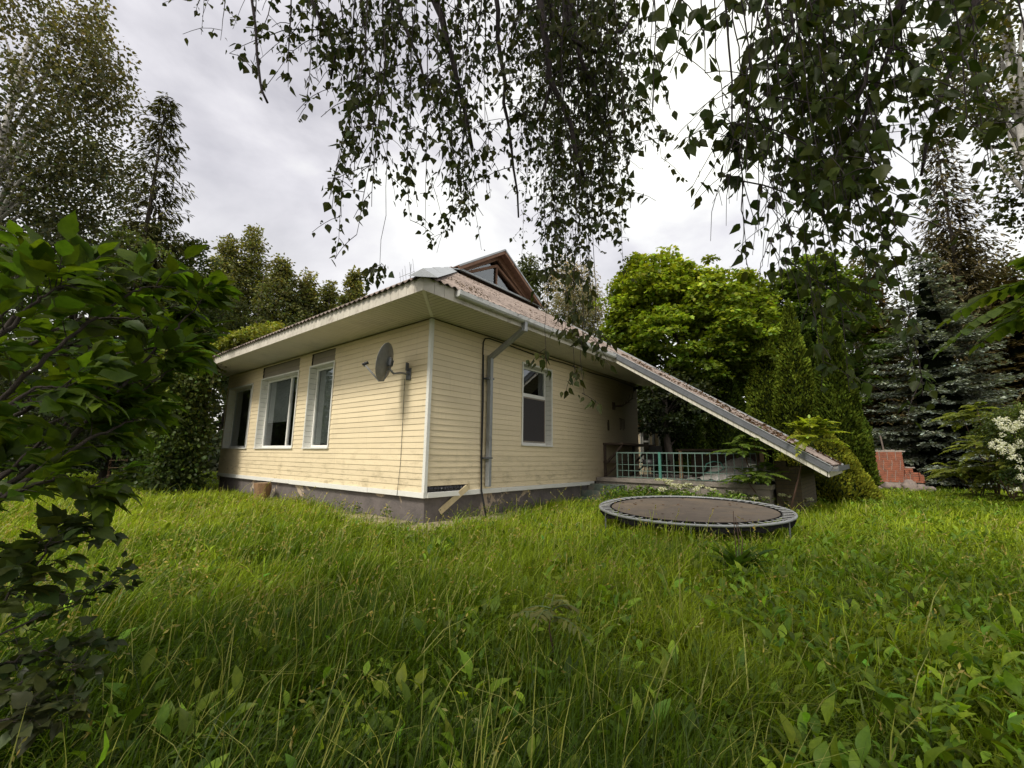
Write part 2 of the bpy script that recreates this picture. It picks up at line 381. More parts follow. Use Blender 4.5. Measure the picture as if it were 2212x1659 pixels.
# the back walls, plain
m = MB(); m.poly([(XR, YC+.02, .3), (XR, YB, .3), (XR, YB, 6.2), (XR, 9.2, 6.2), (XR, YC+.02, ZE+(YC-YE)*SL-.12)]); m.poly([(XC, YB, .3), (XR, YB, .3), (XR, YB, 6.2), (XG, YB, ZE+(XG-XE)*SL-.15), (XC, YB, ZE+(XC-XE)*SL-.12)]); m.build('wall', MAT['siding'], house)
# a closed dim shell behind the window openings
m = MB(); m.box((XC+.9, YC+.3, .6), (XC+.93, YB-.1, 3.5)); m.box((XC+.5, YC+.9, .6), (XR-.1, YC+.93, 3.5)); m.build('partition', MAT['room'], house)
m = MB(); m.box((XC+.06, YC+.06, .5), (XR-.05, YB-.02, .56)); m.box((XC+.06, YC+.06, 3.46), (XR-.05, YB-.02, 3.5)); m.build('floor_slab', MAT['room'], house)
# foundation
m = MB(); m.box((XC+.05, YC+.05, -.3), (XR-.05, YB-.05, .44)); m.build('foundation', MAT['plaster'], house)
# base trim, a little bowed, in lengths
m = MB()
def trimrun(a, b, n, f):
    for i in range(n):
        u0, u1 = a+(b-a)*i/n, a+(b-a)*(i+1)/n; f(u0, u1, i)
trimrun(YC-.02, YB, 6, lambda a, b, i: m.box((XC-.034-.003*(i % 2), a, .43-.004*(i % 3)), (XC+.045, b-.004, .518)))
trimrun(XC+.05, 10.46, 3, lambda a, b, i: m.box((a+.001, YC-.034-.003*(i % 2), .43+.004*(i % 2)), (b-.004, YC+.045, .518)))
m.build('base_trim', MAT['white'], house, bevel=.004)
m = MB(); m.box((XC-.03, YC-.028, .519), (XC+.035, YC-.016, ZT)); m.box((XC-.03, YC-.0159, .519), (XC-.0175, YC+.04, ZT)); m.build('corner_trim', MAT['white'], house, bevel=.003)
# torn strip: missing first course on the long wall with black film bulging behind
m = MB(); rr = random.Random(4); k = 26
for j in range(3):
    for i in range(k+1):
        m.v.append((4.84+.93*i/k, YC+.012-(.03*abs(math.sin(i*1.7+j*2))+rr.uniform(0, .02))*(1 if j == 1 else .2), .52+.05*j)); m.c.append((1, 1, 1))
for j in range(2):
    for i in range(k): m.f.append((j*(k+1)+i, j*(k+1)+i+1, (j+1)*(k+1)+i+1, (j+1)*(k+1)+i))
m.build('torn_film', MAT['film'], house)
m = MB(); m.poly([(5.62, YC-.02, .53), (5.83, YC-.03, .525), (5.80, YC-.035, .66), (5.74, YC-.03, .60)]); m.build('broken_siding_flap', MAT['board'], house)

# windows
def window(axis, fixed, u0, u1, z0, z1, mull, trans=None, depth=.17, reveal=None, blind=None, fw=.055):
    s = 1                                                     # inward is +axis for both walls
    def bx(m, a, b, d0, d1, c, d): m.box((fixed+d0, a, c), (fixed+d1, b, d)) if axis == 0 else m.box((a, fixed+d0, c), (b, fixed+d1, d))
    m = MB(); d0, d1 = depth-.03, depth+.03
    bx(m, u0+.001, u0+fw, d0, d1, z0, z1); bx(m, u1-fw, u1-.001, d0, d1, z0, z1); bx(m, u0+fw, u1-fw, d0, d1, z0, z0+fw); bx(m, u0+fw, u1-fw, d0, d1, z1-fw, z1)
    for q in mull: bx(m, q-.028, q+.028, d0-.004, d1, z0+fw, z1-fw)
    if trans: bx(m, u0+fw, u1-fw, d0-.005, d1, trans-.04, trans+.04)
    fr = m.build('window_frame', MAT['white'], house, bevel=.004)
    Q = lambda u, zz: (fixed+depth, u, zz) if axis == 0 else (u, fixed+depth, zz)
    m = MB(); m.poly([Q(u0+fw*.8, z0+fw*.8), Q(u0+fw*.8, z1-fw*.8), Q(u1-fw*.8, z1-fw*.8), Q(u1-fw*.8, z0+fw*.8)][::(1 if axis == 0 else -1)]); m.build('pane', MAT['glass'], fr)
    m = MB(); bx(m, u0-.045, u1+.045, -.05, depth-.031, z0-.028, z0-.001); m.build('sill', MAT['white'], fr)
    m = MB()                                                  # boarded reveals
    n = 15
    for i in range(n):
        a, b = z0+(z1-z0)*i/n, z0+(z1-z0)*(i+1)/n
        bx(m, u0-.004, u0, -.02, depth-.031, a, b-.006); bx(m, u1, u1+.004, -.02, depth-.031, a, b-.006)
    bx(m, u0, u1, -.02, depth-.031, z1, z1+.004); m.build('reveal', MAT['white'], fr)
    m = MB()
    bx(m, u0-.04, u0-.005, -.032, -.012, z0, z1+.04); bx(m, u1+.005, u1+.04, -.032, -.012, z0, z1+.04); bx(m, u0-.005, u1+.005, -.032, -.012, z1+.005, z1+.04)
    m.build('casing', MAT['white'], fr)
    for (a, b, c, d) in blind or []:
        m = MB(); z = d; 
        while z > c:
            bx(m, a, b, depth+.05, depth+.065, z-.017, z-.001) if False else None
            P = lambda u, dd, zz: (fixed+dd, u, zz) if axis == 0 else (u, fixed+dd, zz)
            m.poly([P(a, depth+.05, z-.015), P(b, depth+.05, z-.015), P(b, depth+.060, z), P(a, depth+.060, z)]); z -= .021
        m.build('blind', MAT['blind'], fr)
    return fr
window(0, XC, *W1, [], blind=[(9.1, 10.1, 1.36, 3.08)])
window(0, XC, *W2, [11.46], blind=[(11.5, 12.88, 1.95, 3.08), (10.8, 11.42, 2.72, 3.08)])
window(0, XC, *W3, [14.1])
fr = window(1, YC, *WR, [], trans=2.5)
m = MB(); m.box((7.44, YC+.135, 1.47), (8.42, YC+.141, 2.45)); m.build('insect_screen', surf('mesh_screen', (.05, .045, .045), (.04, .036, .036), 40, .8, .1), fr)
m = MB(); m.box((7.43, YC+.128, 1.45), (7.46, YC+.145, 2.46)); m.box((8.40, YC+.128, 1.45), (8.43, YC+.145, 2.46)); m.box((7.46, YC+.128, 2.43), (8.40, YC+.145, 2.46)); m.box((7.46, YC+.128, 1.45), (8.40, YC+.145, 1.475)); m.build('screen_frame', MAT['siding_grey'], fr)

# soffit boards, mitred at the corner
m = MB(); w = .1
def slat(pts, t):
    m.poly(pts, (t, t, t))
y = YE
XI, YI = XC+.0, YC+.0
while y < YB+.3:
    y1 = y+w-.008; t = 1+r.uniform(-.03, .03)
    for (a, b, zz, tt) in ((y, y1, ZS, t), (y1, y+w, ZS+.006, .45)):
        xa = min(XI, XE+(a-YE)*(XI-XE)/(YI-YE)); xb = min(XI, XE+(b-YE)*(XI-XE)/(YI-YE))
        slat([(XE, a, zz), (xa, a, zz), (xb, b, zz), (XE, b, zz)], tt)
    y += w
x = XE
while x < XV0:
    x1 = x+w-.008; t = 1+r.uniform(-.03, .03)
    for (a, b, zz, tt) in ((x, x1, ZS, t), (x1, x+w, ZS+.006, .45)):
        ya = min(YI, YE+(a-XE)*(YI-YE)/(XI-XE)); yb = min(YI, YE+(b-XE)*(YI-YE)/(XI-XE))
        slat([(a, YE, zz), (b, YE, zz), (b, yb, zz), (a, ya, zz)], tt)
    x += w
m.build('soffit', MAT['soffit'], house)
m = MB(); m.beam((XE+.0, YE+.0, ZS-.006), (XI-.03, YI-.03, ZS-.006), .05, .008); m.build('soffit_mitre', MAT['white'], house)
# fascia boards
m = MB(); y = YE-.012
while y < YB+.28:
    t = 1+r.uniform(-.06, .03); m.box((XE-.014, y, ZS-.02), (XE, y+.195, ZE-.02), (t, t, t)); y += .2
x = XE
while x < XV0-.1:
    t = 1+r.uniform(-.06, .03); m.box((x+.001, YE-.014, ZS-.02), (x+.195, YE, ZE-.02), (t, t, t)); x += .2
m.build('fascia', surf('fascia_vinyl', (.66, .61, .52), (.52, .48, .40), 3, .5, .05, (.25, .2, .16), 5, (.55, .75), attr=True), house)
# underside board closing the slope between the eave and the raking verge
m = MB(); m.box((XV0-.05, YC-.93, ZS-.012), (XR+.5, YC, ZS-.002)); m.build('soffit', MAT['soffit'], house)

# roof planes as corrugated sheets
LAM, AMP, TH = .15, .019, .010
def zfront(y): return ZE+(y-YE)*SL
def corrug(name, cols, axis, seed=0):
    """cols: list of (u, lo, hi, zlo, zhi) columns; the wave runs over u"""
    V = []; F = []; C = []; n = 40; rr = RS(seed)
    tone = {}
    for (u, lo, hi, zl, zh) in cols:
        dz = AMP*math.sin(2*PI*u/LAM)
        for j in range(n+1):
            t = j/n; v = lo+(hi-lo)*t; z = zl+(zh-zl)*t
            course = int(v/1.15); f = (v/1.15-course)
            lift = .014*(1-f)
            key = (course, int(u/1.0)); tn = tone.setdefault(key, 1+rr.uniform(-.14, .12))
            q = (tn*(1+.24*math.sin(2*PI*u/LAM)))*(.78 if f > .96 else 1)  # wave shading painted in: troughs darker, crests lighter
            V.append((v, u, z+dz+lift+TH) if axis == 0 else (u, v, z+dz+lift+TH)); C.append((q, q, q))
    k = len(cols); m = n+1
    base = len(V); V += [(a, b, c-TH) for a, b, c in V]; C += [(.5, .5, .5)]*base
    for i in range(k-1):
        for j in range(n):
            a, b, c, d = i*m+j, (i+1)*m+j, (i+1)*m+j+1, i*m+j+1
            F.append((a, b, c, d)); F.append((a+base, d+base, c+base, b+base))
        F.append((i*m, i*m+base, (i+1)*m+base, (i+1)*m)); F.append((i*m+n, (i+1)*m+n, (i+1)*m+n+base, i*m+n+base))
    for j in range(n):
        F.append((j, j+1, j+1+base, j+base)); q = (k-1)*m; F.append((q+j, q+j+base, q+j+1+base, q+j+1))
    mb = MB(); mb.v = V; mb.f = F; mb.c = C
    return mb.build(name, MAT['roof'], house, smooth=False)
OV = .07
cols = []; u = XE-.0
XGL = XE+(YG-YE)                                # left foot of the gablet on the hip
XHR = 12.93
ub = list(np.arange(XE, XV1+.001, LAM/8))
def fcol(u):
    lo = YE-OV if u < XV0 else YV
    if u < XGL: hi = YE+(u-XE)
    elif u < XHR: hi = YG
    else: hi = YG-(u-XHR)
    hi = max(hi, lo+.01)
    return (u, lo, hi, zfront(lo), zfront(hi))
i0 = [u for u in ub if u < XV0]; i1 = [u for u in ub if u >= XV0]
roof = corrug('roof', [fcol(u) for u in i0]+[fcol(i1[0]-.0)], 1, 3)
corrug('roof', [fcol(u) for u in i1], 1, 4)
# window-side slope and far slope
ub = list(np.arange(YE, YB+.3, LAM/8))
def lcol(v):
    hi = XE+(v-YE) if v < YG else XG
    hi = max(hi, XE+.01); lo = XE-OV
    return (v, lo, hi, ZE-OV*SL, ZE+(hi-XE)*SL)
corrug('roof', [lcol(v) for v in ub], 0, 5)
m = MB(); zr = ZE+(XG-XE)*SL
m.poly([(XG, YG, zr), (XHR, YG, zfront(YG)), (XV1, YG-(XV1-XHR), zfront(YG-(XV1-XHR))), (XV1, YB+.3, zfront(YG-(XV1-XHR))), (XG, YB+.3, zr)]); m.build('roof', MAT['roof'], house)
# hip cap, sheet metal in overlapping lengths
m = MB(); a0 = Vector((XE-.1, YE-.1, ZE+.03-.1*SL)); a1 = Vector((XGL+.05, YG+.05, zfront(YG)+.05)); nseg = 5
for i in range(nseg):
    p = a0.lerp(a1, i/nseg); q = a0.lerp(a1, (i+1)/nseg+.02); up = Vector((0, 0, .085+.012*(i % 2)))
    sL = Vector((-.15, .15, 0)); sR = Vector((.15, -.15, 0)); dn = Vector((0, 0, -.045))
    m.poly([p+sR+dn, q+sR+dn, q+up, p+up]); m.poly([p+up, q+up, q+sL+dn, p+sL+dn])
    m.poly([p+sR+dn, p+up, p+sL+dn])
m.build('ridge_cap', MAT['metal'], house)
# gablet: boarded timber triangle with glazing, projecting metal verge
ax, az = XG, zr
gl, gr, gz = XGL, XHR, zfront(YG)
gable = MB(); FY = YG-.02
gable.box((gl-.1, FY-.10, gz-.06), (gr+.1, FY, gz+.06))
def lerp(a, b, t): return a+(b-a)*t
def gbeam(x0, z0, x1, z1, w, y0, mb): mb.beam((x0, y0, z0), (x1, y0, z1), .08, w, up=(0, 0, 1))
gbeam(gl+.1, gz-.0, ax, az-.12, .24, FY-.06, gable); gbeam(gr-.1, gz-.0, ax, az-.12, .24, FY-.061, gable)
g = gable.build('gable', MAT['wood'], house)
m = MB(); gbeam(gl+.62, gz+.12, ax, az-.46, .09, FY-.02, m); gbeam(gr-.62, gz+.12, ax, az-.46, .09, FY-.021, m); m.box((gl+.4, FY-.05, gz+.08), (gr-.4, FY-.004, gz+.16)); m.box((ax-.03, FY-.055, gz+.1), (ax+.03, FY-.003, az-.5)); m.build('gable_window_frame', MAT['wood'], g)
m = MB(); m.poly([(gl+.3, FY+.01, gz+.03), (gr-.3, FY+.01, gz+.03), (ax, FY+.01, az-.3)]); m.build('gable_pane', MAT['glass'], g)
m = MB(); m.poly([(gl+.1, FY+.4, gz), (gr-.1, FY+.4, gz), (ax, FY+.4, az-.1)]); m.build('gable_backing', MAT['room'], g)
m = MB()
dL = Vector((ax-gl, 0, az-gz)).normalized()
for (x0, z0, x1, z1) in ((gl-.05, gz+.02, ax, az+.03), (gr+.12, gz-.03, ax, az+.03)):
    m.beam((x0, FY-.16, z0+.022), (x1, FY-.16, z1+.022), .52, .014); m.beam((x0, FY-.425, z0-.0), (x1, FY-.425, z1-.0), .012, .055)
m.build('gable_verge', MAT['metal'], g)
m = MB()
for (x0, z0, x1, z1) in ((gl-.05, gz+.02, ax, az+.03), (gr+.12, gz-.03, ax, az+.03)):
    m.beam((x0, FY-.16, z0), (x1, FY-.16, z1), .50, .028); m.beam((x0, FY-.40, z0-.075), (x1, FY-.40, z1-.075), .03, .12)
m.build('gable_verge_boards', MAT['wood'], g)
m = MB(); m.beam((gl-.05, FY-.28, gz+.015-.06), (gr+.15, FY-.28, gz+.015-.06), .34, .02, up=(0, -SL*.6, 1)); m.beam((gl+.1, FY-.13, gz+.08), (gr-.1, FY-.13, gz+.08), .05, .08); m.build('gable_flashing', MAT['metal'], g)
# raking verges of the catslide: soffit-boarded box edge, dark gutter strip
def rk(x, y, dz): return Vector((x, y, zfront(y)+dz))
m = MB(); yy = YE+.02
while yy > YV+.05:
    y2 = max(YV, yy-.1); t = 1+r.uniform(-.05, .04)
    p = [rk(XV0-.10, yy, -.20), rk(XV0-.10, y2+.006, -.20), rk(XV0-.10, y2+.006, -.055), rk(XV0-.10, yy, -.055)]
    m.poly(p, (t, t, t)); p = [rk(XV0-.10, yy, -.201), rk(XV0+.5, yy, -.205), rk(XV0+.5, y2+.006, -.205), rk(XV0-.10, y2+.006, -.201)]; m.poly(p, (t*.9,)*3)
    p = [rk(XV0-.094, y2, -.2), rk(XV0-.094, y2+.006, -.2), rk(XV0-.094, y2+.006, -.05), rk(XV0-.094, y2, -.05)]; m.poly(p[::-1], (.4,)*3)
    yy = y2
m.box((XV0-.098, YV-.02, zfront(YV)-.2), (XV1, YV-.001, zfront(YV)-.03)); m.build('verge_boards', MAT['soffit'], house)
m = MB(); m.beam(rk(XV0-.115, YE+.05, -.03), rk(XV0-.115, YV-.06, -.03), .03, .13, up=(0, -SL, 1)); m.build('verge_flashing', MAT['metal_dark'], house, bevel=.008)
m = MB(); m.beam(rk(XV0-.12, YE+.1, .045), rk(XV0-.12, YV-.05, .045), .05, .012, up=(0, -SL, 1)); m.build('verge_capping', MAT['metal'], house)
m = MB(); m.beam(rk(XV1+.02, YG-(XV1-XHR), .04), rk(XV1+.02, YV-.05, .03), .12, .05, up=(0, -SL, 1)); m.build('verge_capping', MAT['metal'], house)
m = MB(); m.box((XV0-.15, YV-.16, zfront(YV)-.09), (XV1+.05, YV-.03, zfront(YV)-.078)); m.box((XV0-.15, YV-.172, zfront(YV)-.09), (XV1+.05, YV-.16, zfront(YV)+.01)); m.build('gutter', MAT['metal_dark'], house)
# moss cushions and leaf litter caught in the corrugations
r = RS(33); LV = Leaves(); n = 5200; yy = YV+5.5*r.uniform(0, 1, n)**1.6; xx = XV0+(XV1-XV0)*r.uniform(0, 1, n); P_ = np.stack([xx, yy, yy*0], 1); k = vnoise(P_, 1.5, 3) > .52
xx, yy = xx[k], yy[k]; n = len(xx); P_ = np.stack([xx, yy, zfront(yy)+.03+r.uniform(0, .02, n)], 1); LV.add(T_RHOMB, P_, rnd3_(r, n)*[1, 1, .2], np.array([0, -SL, 1.])+r.normal(0, .3, (n, 3)), r.uniform(.03, .08, n), tint(r, n, (.06, .04, .025), .4), 1.4); LV.build('leaf_litter', MAT['leaf'], house)
n = 2600; xx = XE+.2+6*r.uniform(0, 1, n); yy = YE+.1+(np.minimum(xx-XE, 4.7))*r.uniform(0, .95, n); P_ = np.stack([xx, yy, yy*0], 1); k = vnoise(P_, 2.1, 6) > .55; xx, yy = xx[k], yy[k]; n = len(xx); LV = Leaves()
LV.add(T_RHOMB, np.stack([xx, yy, zfront(yy)+.03+r.uniform(0, .015, n)], 1), rnd3_(r, n)*[1, 1, .2], np.array([0, -SL, 1.])+r.normal(0, .3, (n, 3)), r.uniform(.015, .045, n), tint(r, n, (.06, .045, .03), .4), 1.4); LV.build('moss', MAT['leaf'], house)
# rafters and deck under the catslide
m = MB(); m.poly([rk(XV0, YE, -.07), rk(XV1, YE, -.07), rk(XV1, YV, -.07), rk(XV0, YV, -.07)]); m.build('roof_deck', MAT['wood_dark'], house)
# gutter along the long eave
m = MB(); gx0, gx1, gz0 = XE+.62, XV0-.1, ZE-.15
pr = [(-.015, .09), (-.018, .0), (-.10, -.0), (-.125, .03), (-.125, .10), (-.115, .10), (-.112, .035), (-.095, .012), (-.03, .012), (-.027, .09)]
for i in range(8):
    a, b = gx0+(gx1-gx0)*i/8, gx0+(gx1-gx0)*(i+1)/8+.01
    for j in range(len(pr)):
        p, q = pr[j], pr[(j+1) % len(pr)]; e = .002*(i % 2)
        m.poly([(a, YE+p[0]-e, gz0+p[1]-e), (b, YE+p[0]-e, gz0+p[1]-e), (b, YE+q[0]-e, gz0+q[1]-e), (a, YE+q[0]-e, gz0+q[1]-e)])
m.poly([(gx0, YE+p[0], gz0+p[1]) for p in pr[:5]])
m.build('gutter', surf('white_gutter', (.62, .62, .6), (.5, .5, .48), 3, .4, .03, (.2, .18, .16), 6, (.55, .7)), house)
# downspout
DX = 6.24
m = MB(); t = onz(1133, 702, gz0)
tp = Vector((ony(1133, 702, YE-.06)[0], YE-.06, gz0+.03))
m.beam(tp, tp+Vector((0, 0, -.2)), .1, .08, up=(1, 0, 0))
e2 = Vector((DX, YC-.085, 3.06)); m.beam(tp+Vector((0, 0, -.14)), e2, .10, .08)
m.beam(e2+Vector((0, 0, .05)), (DX, YC-.085, 2.52), .105, .08, up=(1, 0, 0)); m.beam((DX+.006, YC-.088, 2.54), (DX+.012, YC-.085, .56), .098, .078, up=(1, 0, 0))
ds = m.build('downspout', MAT['pipe'], house, bevel=.01)
for z in (2.62, 1.08):
    m = MB(); m.box((DX-.10, YC-.137, z), (DX+.07, YC-.002, z+.03)); m.build('pipe_clamp', MAT['metal_dark'], ds)
# black cable beside the downspout and along the wall
m = MB()
pts = [(6.05, YC-.25, -.02), (6.12, YC-.08, .3), (6.10, YC-.05, .5), (6.10, YC-.03, 1.2), (6.09, YC-.035, 2.2), (6.08, YC-.03, 3.1), (6.08, YC-.03, 3.35), (6.13, YC-.03, 3.44), (6.25, YC-.03, 3.47), (6.8, YC-.03, 3.46), (7.9, YC-.03, 3.42), (9, YC-.03, 3.45), (10.5, YC-.03, 3.42), (11.8, YC-.03, 3.44), (13.2, YC-.03, 3.38)]
m.tube(pts, .013, n=6); m.tube([(p[0]+.022+.006*math.sin(i*2), p[1]-.003, p[2]) for i, p in enumerate(pts[:6])], .009, n=5); m.build('cable', MAT['black'], house, smooth=True)
m = MB(); m.tube([(XC-.02, 6.47, 2.5), (XC-.022, 6.46, 1.7), (XC-.02, 6.46, 1.0), (XC-.045, 6.48, .4)], .004, n=5); m.build('cable', MAT['black'], house)

# ---- things on or beside the house
sb = thing('loose_board', (4.95, 5.45, 0), 'loose cream siding board leaning from the base trim to the ground at the house corner', 'board')
m = MB(); pA = onz(925, 1128, .02); pB = Vector(tuple(ony(1010, 1052, YC-.06))); m.beam(pA, pB, .11, .022, up=(0, -1, 0)); m.build('plank', MAT['board'], sb, bevel=.003)
# satellite dish
dc = onx(833, 782, 4.28); dd = unit(dc-CAM); lf = unit(np.cross([0, 0, 1], dd)); nn = unit(.40*dd+.9*lf+np.array([0, 0, .12]))
dish = thing('satellite_dish', (XC-.02, float(dc[1])-.3, 2.53), 'round grey satellite dish on a bent arm fixed to the cream wall near the corner', 'satellite dish')
nV = Vector(tuple(nn)); uV = (Vector((0, 0, 1))-nV*nV.z).normalized(); sV = uV.cross(nV); D0 = Vector(tuple(dc)); R = .335
def bowl(off, rad, m, k=6, n=40):
    b = len(m.v)
    for i in range(k+1):
        q = rad*i/k
        for j in range(n):
            a = 2*PI*j/n; m.v.append(tuple(D0+sV*(q*.93*math.cos(a))+uV*(q*math.sin(a))+nV*(.07*(q/R)**2-.05+off))); m.c.append((1, 1, 1))
    for i in range(k):
        for j in range(n): m.f.append((b+i*n+j, b+i*n+(j+1) % n, b+(i+1)*n+(j+1) % n, b+(i+1)*n+j))
m = MB(); bowl(0, R, m); bowl(-.006, R, m); 
rim = [tuple(D0+sV*(R*.93*math.cos(2*PI*j/40))+uV*(R*math.sin(2*PI*j/40))+nV*(.02-.003)) for j in range(41)]
m.tube(rim, .006, n=6); m.build('reflector', MAT['dish'], dish, smooth=True)
bk = D0-nV*.075
m = MB(); m.beam(bk-uV*.07, bk+uV*.09, .09, .05, up=tuple(nV)); m.beam(bk+sV*.05-uV*.05, bk+sV*.05+uV*.06, .02, .09, up=tuple(nV)); m.beam(bk-sV*.05-uV*.05, bk-sV*.05+uV*.06, .02, .09, up=tuple(nV)); m.build('bracket', MAT['metal_dark'], dish, bevel=.004)
wm = Vector((XC-.03, float(onx(885, 808, XC)[1]), float(onx(885, 808, XC)[2])))
m = MB(); m.tube([bk-uV*.1, bk-nV*.05-uV*.12, bk-nV*.1-uV*.17+Vector((.02, 0, 0)), bk.lerp(wm, .6)-Vector((0, 0, .06)), wm+Vector((-.05, 0, -.01)), wm], .019, n=10); m.build('mast_arm', MAT['dish'], dish, smooth=True)
m = MB(); m.box((wm.x-.005, wm.y-.06, wm.z-.11), (wm.x+.02, wm.y+.06, wm.z+.1)); m.box((wm.x-.06, wm.y-.015, wm.z+.05), (wm.x-.005, wm.y+.015, wm.z+.2)); m.build('wall_plate', MAT['metal_dark'], dish, bevel=.004)
lnb = D0+nV*.36-uV*.10+sV*.0; bt = D0-uV*R*.98+nV*.0
m = MB(); m.tube([bk-uV*.12, bt-nV*.05, bt+nV*.03-uV*.02, lnb-uV*.02], .011, n=8); m.tube([bt+nV*.03-uV*.0+sV*.03, lnb+uV*.0], .006, n=6); m.build('feed_arm', MAT['dish'], dish, smooth=True)
m = MB(); m.tube([lnb+nV*.04-uV*.02, lnb-nV*.05+uV*.03], [.022, .028], n=10); m.tube([lnb-uV*.05, lnb+uV*.03], .016, n=8); m.build('feed_horn', MAT['black'], dish)
# television aerial on the roof
tvp = at(886, 604, 11.0)
tv = thing('aerial', tvp-np.array([0, 0, .35]), 'thin metal television aerial standing on the roof left of the gable', 'antenna')
T = Vector(tuple(tvp)); cr = Vector(tuple(MR @ np.array([1, 0, 0]))); cr.z = 0; cr.normalize()
m = MB(); m.tube([T-Vector((0, 0, .5)), T+Vector((0, 0, .42))], .010, n=6); m.build('mast', MAT['metal'], tv)
m = MB(); bd = (cr*.8+Vector((.2, .3, .5))).normalized(); b0 = T+Vector((0, 0, .18)); m.tube([b0-bd*.32, b0+bd*.12], .007, n=5); 
for i, q in enumerate((-.3, -.22, -.14, .0, .1)):
    e = Vector((.25, .1, -.9)).normalized()*(.12+.05*i); m.tube([b0+bd*q-e, b0+bd*q+e], .0045, n=5)
m.build('element_array', MAT['metal'], tv)
# chopped log standing by the foundation
sp_ = onz(564, 1082, 0); st = thing('log', sp_, 'short upright log with rough brown bark beside the foundation', 'log')
m = MB(); n = 18; b = 0
for zi in range(6):
    for j in range(n):
        a = 2*PI*j/n; q = .175+.02*math.sin(3*a+zi)+.012*math.sin(7*a); m.v.append((sp_[0]+q*math.cos(a), sp_[1]+q*math.sin(a), .42*zi/5)); m.c.append((1, 1, 1))
for zi in range(5):
    for j in range(n): m.f.append((zi*n+j, zi*n+(j+1) % n, (zi+1)*n+(j+1) % n, (zi+1)*n+j))
m.build('bark', MAT['stump'], st, smooth=True)
m = MB(); m.poly([(sp_[0]+(.172+.02*math.sin(3*2*PI*j/n+5)+.012*math.sin(7*2*PI*j/n))*math.cos(2*PI*j/n), sp_[1]+(.172+.02*math.sin(3*2*PI*j/n+5)+.012*math.sin(7*2*PI*j/n))*math.sin(2*PI*j/n), .422) for j in range(n)]); m.build('cut_face', MAT['cutwood'], st)
# wall lamp, antlers, small hanging ornament, thermometer on the shaded end of the long wall
lp = thing('spotlight', (13.2, YC, 3.3), 'small black outdoor spotlight under the eave at the shaded end of the wall', 'lamp')
m = MB(); m.box((13.15, YC-.05, 3.26), (13.25, YC-.016, 3.4)); m.build('base', MAT['black'], lp)
m = MB(); m.tube([(13.2, YC-.05, 3.33), (13.16, YC-.16, 3.36), (13.05, YC-.28, 3.33)], [.02, .05, .075], n=12); m.build('housing', MAT['black'], lp)
an = thing('antlers', (12.1, YC, 2.6), 'dark mounted antlers on the shaded cream wall under the roof', 'antlers')
m = MB(); o = Vector((11.7, YC-.03, 2.62)); m.beam(o+Vector((0, 0, -.1)), o+Vector((0, 0, .12)), .14, .03, up=(0, 1, 0)); m.build('plaque', MAT['wood_dark'], an)
m = MB()
for s in (0, 1):
    q = [o+Vector((.0, -.03, 0)), o+Vector((.25, -.14-.1*s, .02+.05*s)), o+Vector((.55, -.2-.12*s, .16+.1*s)), o+Vector((.8, -.15-.12*s, .42+.12*s))]
    m.tube(q, .022, .008, n=7); m.tube([q[1], q[1]+Vector((.12, -.05, .2))], .014, .005, n=6); m.tube([q[2], q[2]+Vector((.2, -.03, .03))], .012, .004, n=6); m.tube([q[2].lerp(q[1], .5), q[2].lerp(q[1], .5)+Vector((.1, 0, .24))], .012, .004, n=6)
m.build('horn', MAT['wood_dark'], an, smooth=True)
on = thing('wall_ornament', (12.25, YC, 2.1), 'dark ornament of hanging rods on the shaded wall below the antlers', 'ornament')
m = MB(); 
for i in range(4): m.tube([(12.1+.09*i, YC-.03, 2.3-.02*i), (12.08+.1*i, YC-.035, 1.95+.04*(i % 2))], .009, n=5)
m.tube([(12.05, YC-.03, 2.3), (12.42, YC-.03, 2.27)], .011, n=5); m.build('rods', MAT['wood_dark'], on)
th = thing('thermometer', (11.35, YC, 2.0), 'narrow dark thermometer on the cream wall left of the antlers', 'thermometer')
m = MB(); m.box((11.3, YC-.04, 1.9), (11.38, YC-.016, 2.13)); m.tube([(11.34, YC-.03, 2.12), (11.34, YC-.03, 2.2)], .02, n=8); m.build('case', MAT['wood_dark'], th, bevel=.006)
# wooden wall bench with diagonal braces
bn = thing('workbench', (12, YC-.3, .6), 'dark wooden wall table with diagonal braces and a low shelf on the terrace', 'workbench')
m = MB(); m.box((11.0, YC-.62, 1.49), (13.3, YC-.02, 1.54)); m.build('tabletop', MAT['wood_dark'], bn)
m = MB(); m.box((11.0, YC-.5, 1.0), (13.2, YC-.02, 1.03)); m.build('shelf', MAT['wood_dark'], bn)
for x in (11.03, 12.9):
    m = MB(); m.box((x, YC-.075, .6), (x+.06, YC-.018, 1.49)); m.build('leg', MAT['wood_dark'], bn)
    m = MB(); m.beam((x+.03, YC-.56, 1.47), (x+.03, YC-.08, .98), .05, .05); m.beam((x+.03, YC-.45, .99), (x+.03, YC-.08, .66), .045, .045); m.build('brace', MAT['wood_dark'], bn)

# ================================================================== TERRACE
X0, Y0, ZP = 10.6, 1.74, .62
te = thing('terrace', (X0, Y0, 0), 'raised concrete terrace with a worn edge under the low end of the roof', 'terrace')
m = MB(); m.box((X0, Y0, -.2), (XV1+.6, YC-.001, ZP-.1)); m.build('retaining_wall', MAT['concrete'], te)
m = MB(); m.box((X0-.05, Y0-.05, ZP-.1), (XV1+.6, YC-.04, ZP)); m.build('slab', MAT['concrete'], te, bevel=.012)
for i in range(3):
    m = MB(); m.box((X0-.05-.32*(i+1), YC-.85-.0*i, -.1), (X0-.0501-.32*i, YC+.045, ZP-.0-.155*(i+1)+.155*0)); m.build('step', MAT['concrete_dark'], te, bevel=.01)
ra = thing('railing', (10.62, 5.2, ZP), 'green welded steel railing of square bars along the terrace edge', 'railing')
yr0, yr1, yp = 5.19, 1.95, 4.06; xr = 10.64
